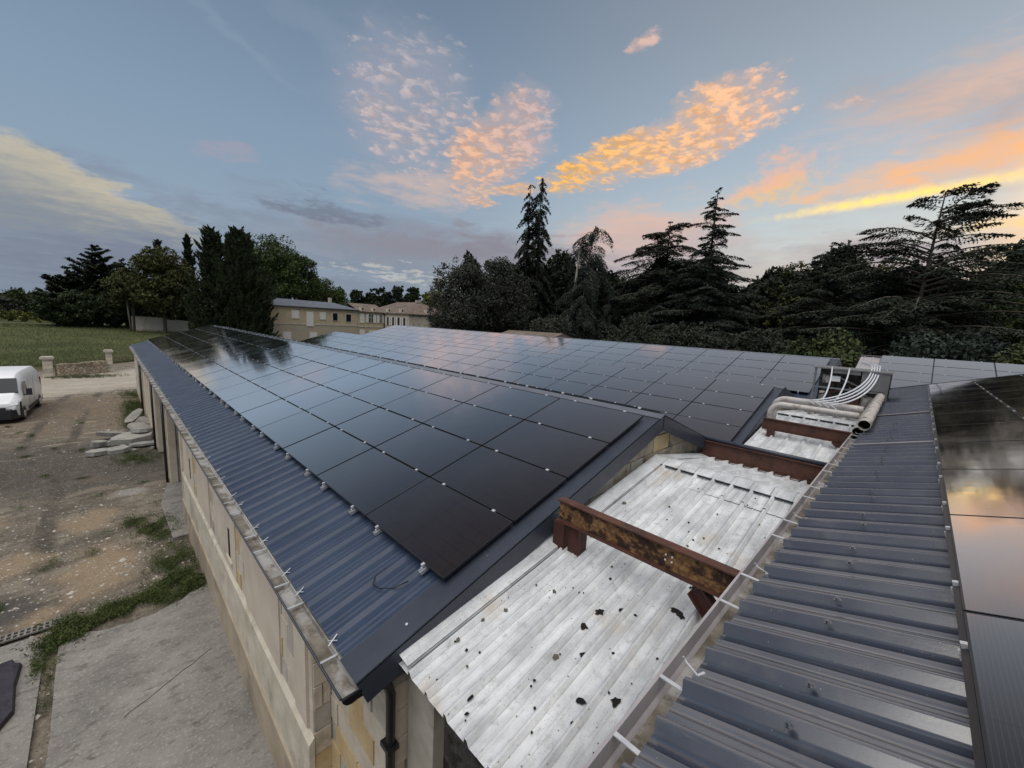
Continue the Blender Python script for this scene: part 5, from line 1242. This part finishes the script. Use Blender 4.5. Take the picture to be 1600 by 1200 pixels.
# ================================================================== trees
def unitv(a): return a/np.maximum(np.linalg.norm(a, axis=-1, keepdims=True), 1e-9)
def tree_thing(name, label, base, cat='tree', group=None): return thing(name, label, cat, base, group)
def limb_mesh(limbs, parent, mat_, name='trunk', n=5):
    b = MB()
    for pts, rs in limbs: b.tube(pts, rs, n, caps=False)
    return b.build(name, mat_, parent)
def leafcloud(centres, radii, n_per, size, r, up=0., elong=1.8, outward=.3, flat=1.):
    """leaves gathered in clumps"""
    C_ = np.repeat(centres, n_per, 0); Rd = np.repeat(radii, n_per, 0); m_ = len(C_)
    d_ = rnd_unit(m_, r); rad = r.uniform(.25, 1, m_)**.6; off = d_*rad[:, None]*Rd; off[:, 2] *= flat
    P = C_+off; t_ = unitv(rnd_unit(m_, r)+d_*outward+np.array([0, 0, up])); L = size*r.uniform(.6, 1.5, m_); t_ = t_*L[:, None]
    w_ = np.cross(t_, rnd_unit(m_, r)); w_ = unitv(w_)*(L/elong)[:, None]
    return tris(P, t_, w_)
def broadleaf(label, x, y, ztop, rad, leaf, seed, z0=None, nclump=70, nleaf=260, size=.30, trunk='bark', crown_low=.25, lop=1., name='broadleaf_tree'):
    r = np.random.default_rng(seed); zb = float(hgt(x, y)); H = ztop-zb; t = tree_thing(name, label, (x, y, zb))
    cz = zb+H*(crown_low+1)/2; hz = H*(1-crown_low)/2
    d_ = rnd_unit(nclump, r); d_[:, 2] *= 1.0; rr = r.uniform(.15, 1, nclump)**.45
    C_ = np.array([x, y, cz])+d_*rr[:, None]*np.array([rad*.82, rad*.82, hz*.86])
    rc = r.uniform(.16, .34, nclump)*min(rad, hz)*1.15; RR_ = np.stack([rc*1.15, rc*1.15, rc*.85], 1)
    limbs = [([(x, y, zb-.2), (x+.1, y, zb+H*.25), (x+.15, y+.1, zb+H*.6)], [H*.022, H*.017, H*.008])]
    for k in range(min(26, nclump)):
        s_ = r.uniform(.18, .5); a = Vector((x+.1, y, zb+H*s_)); e = Vector(C_[k]); m2 = a.lerp(e, .5)+Vector((0, 0, .05*H)); limbs.append(([a, m2, e], [H*.009, H*.006, H*.002]))
    limb_mesh(limbs, t, M[trunk])
    V = leafcloud(C_, RR_, nleaf, size, r)
    nf = 40 if nclump > 40 else 4; df = rnd_unit(nf*1, r); Cf = np.array([x, y, cz])+df*np.array([rad*.92, rad*.92, hz*.92]); Vf = leafcloud(Cf, np.full((nf, 3), rad*.10), 40, size*.9, r)
    V = np.concatenate([V, Vf]); o = np.array([x, y, zb]); soup('crown', V-o, [M[leaf]], t)
    return t
def conifer(label, x, y, ztop, spread, leaf, seed, tiers=26, limbs=6, start=.12, droop=.25, up=.18, prof=1., dens=1., size=.34, lean=(0, 0), twin=False, hang=0., plate=.16, name='conifer_tree', bare=0., trunkr=.016, round_=0., lift=0.):
    """layered conifer: trunk, tiers of limbs, flat sprays along each limb"""
    r = np.random.default_rng(seed); zb = float(hgt(x, y)); H = ztop-zb; t = tree_thing(name, label, (x, y, zb))
    def axis(h): return np.array([x+lean[0]*h*h, y+lean[1]*h*h, zb+H*h])
    L = [([tuple(axis(h)-np.array([0, 0, .3 if h == 0 else 0])) for h in np.linspace(0, 1, 9)], [H*trunkr*(1-.93*h)+.02 for h in np.linspace(0, 1, 9)])]
    Vs = []
    for k in range(tiers):
        f = k/(tiers-1); h = start+(1-start)*(f**.92)
        w0 = (1-h)/(1-start); base = w0**prof if round_ == 0 else (1-round_)*w0**prof+round_*math.sqrt(max(0, 1-(1-w0)**2))
        nl = max(3, int(limbs*(.55+.6*w0)))
        for j in range(nl):
            az_ = r.uniform(0, 2*math.pi); ln = spread*(base*r.uniform(.55, 1.12)+.035); ax = axis(min(.995, h+r.uniform(-1.1, 1.1)/tiers))
            dr = np.array([math.cos(az_), math.sin(az_), 0]); sd = np.array([-dr[1], dr[0], 0])
            dro = droop*r.uniform(.7, 1.4); u_ = up*r.uniform(.5, 1.4)+lift*(1-w0)
            S_ = np.linspace(0, 1, 6)
            curve = lambda s: ax+dr*ln*s[:, None]+np.array([0, 0, 1])*(ln*(u_*s-dro*s*s))[:, None]
            pts = curve(S_); L.append(([tuple(p) for p in pts], [max(.012, ln*.014*(1-.85*s)) for s in S_]))
            n = int(ln*120*dens*(.4+.6*min(1, ln/3)))+16
            s = bare+(1-bare)*r.uniform(0, 1, n)**.75; lat = r.uniform(-1, 1, n); wd = ln*(.30*(1-s)+.07)*1.0
            # branchlets: quantise lateral direction so sprays read as twigs
            s = np.round(s*ln*3.2)/(ln*3.2)+r.normal(size=n)*.008/max(ln, .6)
            fw = np.abs(lat)*wd*.65
            P = curve(s)+sd*(lat*wd)[:, None]+dr*fw[:, None]
            P[:, 2] -= np.abs(lat)*wd*(.28+dro*.6)+r.uniform(0, 1, n)**2*(hang+plate*.35)+r.normal(size=n)*plate*.22
            tdir = unitv(sd*np.sign(lat)[:, None]+dr*.75+np.array([0, 0, -.25-hang*.35])+r.normal(size=(n, 3))*.38)
            sz = size*r.uniform(.6, 1.5, n)*(.75+.25*min(1, ln/2)); tv = tdir*sz[:, None]
            wv = unitv(np.cross(tv, np.array([0, 0, 1])+r.normal(size=(n, 3))*.55))*(sz*.36)[:, None]
            Vs.append(tris(P, tv, wv))
    limb_mesh(L, t, M['bark'], n=4); V = np.concatenate(Vs)-np.array([x, y, zb]); soup('crown', V, [M[leaf]], t)
    return t
def cypress(label, x, y, ztop, rad, leaf, seed, ncl=420, nleaf=85, size=.30, low=0., spiky=1., name='cypress_tree', pw=.75):
    r = np.random.default_rng(seed); zb = float(hgt(x, y)); H = ztop-zb; t = tree_thing(name, label, (x, y, zb))
    f = r.uniform(0, 1, ncl)**1.15; h = low+(1-low)*f; prof_ = np.minimum(1, (1-f)**pw*1.12)*(.80+.2*np.sin(f*9+seed)); a = r.uniform(0, 2*math.pi, ncl)
    lobes = 1+.20*np.sin(a*3+seed)+.14*np.sin(a*5+f*7)
    rr = rad*prof_*lobes*r.uniform(.62, 1.0, ncl); C_ = np.stack([x+rr*np.cos(a), y+rr*np.sin(a), zb+H*h*.96], 1)
    dirs = unitv(np.stack([np.cos(a)*.55, np.sin(a)*.55, np.full(ncl, .85*spiky)], 1)+r.normal(size=(ncl, 3))*.15); ln = rad*r.uniform(.25, .6, ncl)*(.5+.6*(1-f))
    Cr = np.repeat(C_, nleaf, 0); D_ = np.repeat(dirs, nleaf, 0); Ln = np.repeat(ln, nleaf); m_ = len(Cr); s = r.uniform(0, 1, m_)
    P = Cr+D_*(Ln*s)[:, None]+rnd_unit(m_, r)*(Ln*.30*(1-s)**.8*r.uniform(.3, 1, m_))[:, None]
    tv = unitv(D_+rnd_unit(m_, r)*.6)*(size*r.uniform(.6, 1.4, m_))[:, None]; wv = unitv(np.cross(tv, rnd_unit(m_, r)))*(size*.36)
    nc = 5000; fc = r.uniform(0, .97, nc); ac = r.uniform(0, 6.283, nc); rc = rad*.60*np.minimum(1, (1-fc)**pw)*r.uniform(0, 1, nc)**.5
    Pc = np.stack([x+rc*np.cos(ac), y+rc*np.sin(ac), zb+H*(low+(1-low)*fc)], 1); tc = rnd_unit(nc, r)*.55; wc = unitv(np.cross(tc, rnd_unit(nc, r)))*.35
    V = np.concatenate([tris(P, tv, wv), tris(Pc, tc, wc)])-np.array([x, y, zb])
    limb_mesh([([(x, y, zb-.2), (x, y, zb+H*.5), (x, y, zb+H*.93)], [H*.018, H*.012, .03])], t, M['bark'], n=7); soup('crown', V, [M[leaf]], t)
    return t
def at(x, y, top, k): return x*k, y*k, CZ+(top-CZ)*k
# --- left group beyond the field
broadleaf('rounded grey-green bush at the far left edge of the field', -13.4, 149.4, 9.4, 5.5, 'lf_oak', 11, nclump=40, nleaf=120, size=.6, crown_low=0.)
broadleaf('low bush in front of the far left one', -15.5, 135, 7.0, 5., 'lf_grey', 12, nclump=36, nleaf=120, size=.6, crown_low=0.)
broadleaf('small dull bush joining the far left hedge to the dark conifers', -8.8, 133, 7.6, 4., 'lf_grey', 13, nclump=36, nleaf=120, size=.5, crown_low=0.)
broadleaf('yellow-green low hedge along the top of the field, left part', -12.6, 124, 4.5, 3.8, 'lf_yellow', 14, nclump=30, nleaf=100, size=.4, crown_low=0., name='hedge_bush')
broadleaf('yellow-green low hedge along the top of the field, beside the dark conifers', -8.0, 122, 4.3, 3.8, 'lf_yellow', 15, nclump=30, nleaf=100, size=.4, crown_low=0., name='hedge_bush')
conifer('dark layered conifer with pointed top, left of the utility pole', -.3, 110, 17.0, 7.0, 'lf_pine', 21, tiers=20, limbs=8, droop=.05, up=.42, prof=.8, size=.55, dens=1.)
conifer('dark conifer with ragged left shoulder, farthest left of the dark group', -4.0, 108, 12.6, 6.0, 'lf_pine', 22, tiers=16, limbs=8, droop=.05, up=.42, prof=.8, size=.55, dens=1.)
conifer('dark conifer just behind the utility pole', 3.2, 113, 15.2, 5.6, 'lf_pine', 23, tiers=18, limbs=8, droop=.05, up=.42, prof=.8, size=.55, dens=1.)
for k, (x, y, tp, rd, lb) in enumerate(((-4.6, 104, 8.6, 4.2, 'left end of the black hedge mass under the conifers'), (-.8, 103, 9.0, 4.2, 'middle of the black hedge mass under the conifers'), (2.8, 103, 9.2, 4.2, 'right end of the black hedge mass behind the pole'))):
    broadleaf(lb, x, y, tp, rd, 'lf_cypress', 31+k, nclump=60, nleaf=230, size=.42, crown_low=0., name='hedge_bush')
broadleaf('olive-green loose tree with forked trunk, over the pale garden wall', 7.4, 92.5, 17.0, 4.6, 'lf_olive', 41, nclump=85, nleaf=210, size=.42, crown_low=.14)
broadleaf('smaller olive-green tree leaning over the utility pole', 3.6, 96, 12.8, 3.4, 'lf_olive', 42, nclump=45, nleaf=200, size=.40, crown_low=.38)
cypress('slim spiky conifer behind the olive-green tree', 8.2, 104.7, 19.4, 2.6, 'lf_pine', 51, ncl=200, nleaf=60, size=.5)
cypress('pointed conifer touching the left side of the big dark cypress', 12.0, 99, 20.4, 2.6, 'lf_pine', 52, ncl=220, nleaf=60, size=.5)
cypress('biggest dark bushy cypress standing before the farmhouse wing', 15.0, 74, 18.9, 4.4, 'lf_cypress', 53, ncl=640, nleaf=110, size=.36, pw=.36)
cypress('dark bushy cypress at the left corner of the farmhouse wing', 16.9, 73.5, 13.6, 2.3, 'lf_cypress', 54, ncl=380, nleaf=100, size=.34, pw=.42)
cypress('dark bushy cypress on the left flank of the biggest one', 11.9, 75.5, 18.7, 3.3, 'lf_cypress', 55, ncl=460, nleaf=100, size=.36, pw=.45)
broadleaf('tall green oak rising behind the farmhouse wing', 24.4, 94, 22.3, 6.6, 'lf_green', 61, nclump=110, nleaf=240, size=.42, crown_low=.2)
broadleaf('looser green tree top right of the tall oak', 29.4, 93, 19.2, 3.9, 'lf_green', 62, nclump=60, nleaf=190, size=.40, crown_low=.35)
broadleaf('rounded dark green dome tree behind the slate roof', 41.4, 112.6, 16.2, 6.2, 'lf_green', 63, nclump=90, nleaf=200, size=.42, crown_low=.2)
for k, (x, y, tp, lb) in enumerate(((53.5, 118.5, 14.6, 'leftmost pine of the far dark row behind the house'), (57.4, 116, 15.4, 'second pine of the far dark row behind the house'), (60.6, 117, 16.0, 'third pine of the far dark row behind the house'), (64.2, 114.6, 17.2, 'fourth and broad pine of the far dark row'), (68.6, 113.5, 17.4, 'rightmost pine of the far dark row'))):
    broadleaf(lb, x, y, tp, 3.3, 'lf_pine', 70+k, nclump=60, nleaf=150, size=.5, crown_low=.2, name='pine_tree')
broadleaf('pale yellow-green tree between the far pines and the big holm oak', 59.5, 88, 15.3, 4.2, 'lf_yellow', 76, nclump=60, nleaf=170, size=.45, crown_low=.2)
# --- right group
K = 1.25
def AT(x, y, tp): return at(x, y, tp, K)
x, y, tp = AT(31.9, 41.1, 14.8); broadleaf('grey-green holm oak, left crown of the pair right of the manor', x, y, tp, 5.6, 'lf_grey', 81, nclump=110, nleaf=300, size=.32, crown_low=.1)
x, y, tp = AT(37.4, 40.3, 15.6); broadleaf('grey-green holm oak, right crown beside the narrow spruce', x, y, tp, 5.4, 'lf_grey', 82, nclump=110, nleaf=300, size=.32, crown_low=.1)
x, y, tp = AT(28.8, 39.0, 9.9); broadleaf('low dark shrub at the foot of the holm oaks', x, y, tp, 3.6, 'lf_grey', 83, nclump=60, nleaf=200, size=.3, crown_low=0.)
K = 1.38
x, y, tp = AT(43.0, 39.0, 26.3); conifer('tallest narrow spruce with ragged drooping branches', x, y, tp, 4.4, 'lf_cedar_dark', 91, tiers=44, limbs=6, start=.05, droop=.85, up=.12, prof=.45, size=.36, dens=1.0, hang=.35, plate=.2, name='spruce_tree')
x, y, tp = AT(42.5, 40.6, 25.7); conifer('thin second leader close against the tallest spruce', x, y, tp, 2.8, 'lf_cedar_dark', 92, tiers=26, limbs=5, start=.45, droop=.8, up=.1, prof=.4, size=.34, dens=1.0, hang=.3, name='spruce_tree')
# weeping cedar with a bare broken trunk
def weeping():
    x, y, tp = AT(45.3, 33.0, 19.9)
    conifer('weeping cedar with pale leaning trunk beside the narrow spruce', x, y, tp, 5.2, 'lf_cedar', 93, tiers=22, limbs=6, start=.08, droop=.95, up=.45, prof=.22, size=.34, dens=1.25, hang=1.6, name='cedar_tree', lean=(1.3, -1.3))
    x2, y2, tp2 = AT(44.0, 33.8, 17.0); t = tree_thing('dead_trunk', 'pale bare trunk standing in front of the weeping cedar', (x2, y2, 0))
    MB().tube([(x2, y2, -.1), (x2+.5, y2-.3, 9), (x2+1.2, y2-.8, tp2+1)], [.42, .3, .14], 8).build('trunk', M['bark_pale'], t)
weeping()
x, y, tp = AT(42.5, 30.5, 12.6); conifer('lower weeping blue-green cedar before the spruce, left one', x, y, tp, 5.0, 'lf_cedar', 94, tiers=14, limbs=7, start=.05, droop=.85, up=.35, prof=.5, size=.34, dens=1.5, hang=.9, name='cedar_tree')
x, y, tp = AT(46.0, 29.0, 12.2); conifer('lower weeping blue-green cedar before the spruce, right one', x, y, tp, 4.6, 'lf_cedar', 95, tiers=14, limbs=7, start=.05, droop=.85, up=.35, prof=.5, size=.34, dens=1.5, hang=.9, name='cedar_tree')
x, y, tp = AT(54.0, 31.5, 15.6); broadleaf('dark green round tree in the gap between spruce and broad cedar', x, y, tp, 5.6, 'lf_oak', 96, nclump=80, nleaf=230, size=.36, crown_low=.05)
K = 1.4
x, y, tp = AT(52.6, 25.0, 20.8); conifer('broad dark cedar with arched flat top, left of the tall cedar', x, y, tp, 12.5, 'lf_cedar_dark', 101, tiers=24, limbs=9, start=.10, droop=.36, up=.28, prof=.38, size=.38, dens=.60, name='cedar_tree', plate=.3)
x, y, tp = AT(48.7, 18.1, 22.4); conifer('tall slender cedar with bare pale trunk and thin flat top branches', x, y, tp, 10.5, 'lf_cedar', 102, tiers=30, limbs=7, start=.10, droop=.26, up=.18, prof=.75, size=.34, dens=.62, name='cedar_tree', plate=.22, trunkr=.017)
x, y, tp = AT(51.0, 21.0, 15.2); conifer('low cedar filling under the broad and the tall cedar', x, y, tp, 11.5, 'lf_cedar_dark', 103, tiers=16, limbs=10, start=.05, droop=.30, up=.15, prof=.5, size=.44, dens=.9, name='cedar_tree', plate=.3)
x, y, tp = AT(64.4, 14.3, 16.6); broadleaf('thin leafless-looking birch top between the two cedars', x, y, tp, 2.6, 'lf_cedar_dark', 104, nclump=24, nleaf=60, size=.3, crown_low=.35)
x, y, tp = AT(49.8, 7.4, 16.0); conifer('middle cedar with tabular top, between the tall cedar and the rightmost one', x, y, tp, 10.5, 'lf_cedar_dark', 105, tiers=24, limbs=8, start=.08, droop=.26, up=.16, prof=.62, size=.36, dens=.62, name='cedar_tree', plate=.24)
x, y, tp = AT(61.8, 5.0, 15.8); broadleaf('yellow-green tree glowing between the two right-hand cedars', x, y, tp, 5.2, 'lf_yellow', 106, nclump=70, nleaf=190, size=.42, crown_low=.05)
x, y, tp = AT(58.5, 11.5, 16.0); broadleaf('dull green tree behind the middle cedar', x, y, tp, 5.8, 'lf_olive', 107, nclump=70, nleaf=190, size=.42, crown_low=.05)
x, y, tp = AT(44.0, .7, 17.9); conifer('rightmost great cedar, wind-swept with long bare arms against the sunset', x, y, tp, 12.5, 'lf_cedar_dark', 108, tiers=26, limbs=7, start=.10, droop=.32, up=.22, prof=.50, size=.33, dens=.60, name='cedar_tree', lean=(.3, -.5), plate=.2, bare=.12, lift=.28)
x, y, tp = AT(46.0, 1.2, 13.4); conifer('dense lower cedar skirt below the rightmost great cedar', x, y, tp, 10.5, 'lf_cedar', 109, tiers=16, limbs=10, start=.04, droop=.35, up=.18, prof=.5, size=.40, dens=1.1, name='cedar_tree', plate=.3)
x, y, tp = AT(50.5, -5.3, 13.2); broadleaf('mid-green tree cut by the right picture edge', x, y, tp, 4.4, 'lf_green', 110, nclump=60, nleaf=190, size=.38, crown_low=.05)
x, y, tp = AT(47, -8.5, 14.0); conifer('cedar just outside the right picture edge', x, y, tp, 6.6, 'lf_cedar_dark', 111, tiers=16, limbs=7, start=.08, droop=.25, up=.15, prof=.5, size=.42, dens=.8, name='cedar_tree')
# front shrubs right behind the roofs
for k, (x, y, tp, rd, lf, lb) in enumerate(((40.5, 33.5, 8.2, 3.6, 'lf_grey', 'dark shrub behind the farthest barn, below the spruce'), (45.5, 25, 8.6, 3.8, 'lf_cedar_dark', 'black shrub behind the farthest barn, left of centre'), (44.5, 17.5, 8.2, 3.8, 'lf_cedar_dark', 'black shrub behind the farthest barn, below the tall cedar'),
        (43.0, 10.5, 7.6, 3.2, 'lf_cedar_dark', 'brownish shrub behind the farthest barn, below the middle cedar'), (40.0, 5.6, 7.6, 2.6, 'lf_oak', 'mid-green shrub above the gap between the two far roofs'), (43, -1.5, 8.2, 3.4, 'lf_cedar', 'blue-green shrub behind the far cross barn'), (40, -6.5, 8.0, 3.4, 'lf_oak', 'green shrub behind the far cross barn at the right edge'))):
    broadleaf(lb, x*1.06, y*1.06, tp, rd*1.25, lf, 120+k, nclump=60, nleaf=200, size=.32, crown_low=0., name='shrub')
def wood():
    r = np.random.default_rng(77); n = 90000
    a = np.radians(r.uniform(38, 106, n)); d_ = r.uniform(80, 100, n); x = d_*np.sin(a); y = d_*np.cos(a); top = 18.0+2*np.sin(a*23)+1.4*np.sin(a*57+1); z = r.uniform(0, 1, n)**.7*top
    t_ = rnd_unit(n, r)*1.1; w_ = unitv(np.cross(t_, rnd_unit(n, r)))*.6
    soup('woodland', tris(np.stack([x, y, z], 1), t_, w_), [M['lf_cedar_dark']], kind='stuff', label='dark closed wood behind the cedars')
    n = 40000; x = r.uniform(-60, 10, n); y = 160+r.uniform(0, 20, n); z = 2.2+r.uniform(0, 1, n)*(3.6+1.0*np.sin(x*.35)+.6*np.sin(x*1.3)); t_ = rnd_unit(n, r)*1.2; w_ = unitv(np.cross(t_, rnd_unit(n, r)))*.7
    soup('far_hedgerow', tris(np.stack([x, y, z], 1), t_, w_), [M['lf_oak']], kind='stuff', label='far hedgerow on the horizon beyond the field')
wood()

import sys; print('TRIS', sum(len(m_.polygons)*m_.users for m_ in bpy.data.meshes if m_.users), 'objs', len(bpy.data.objects), file=sys.stderr)
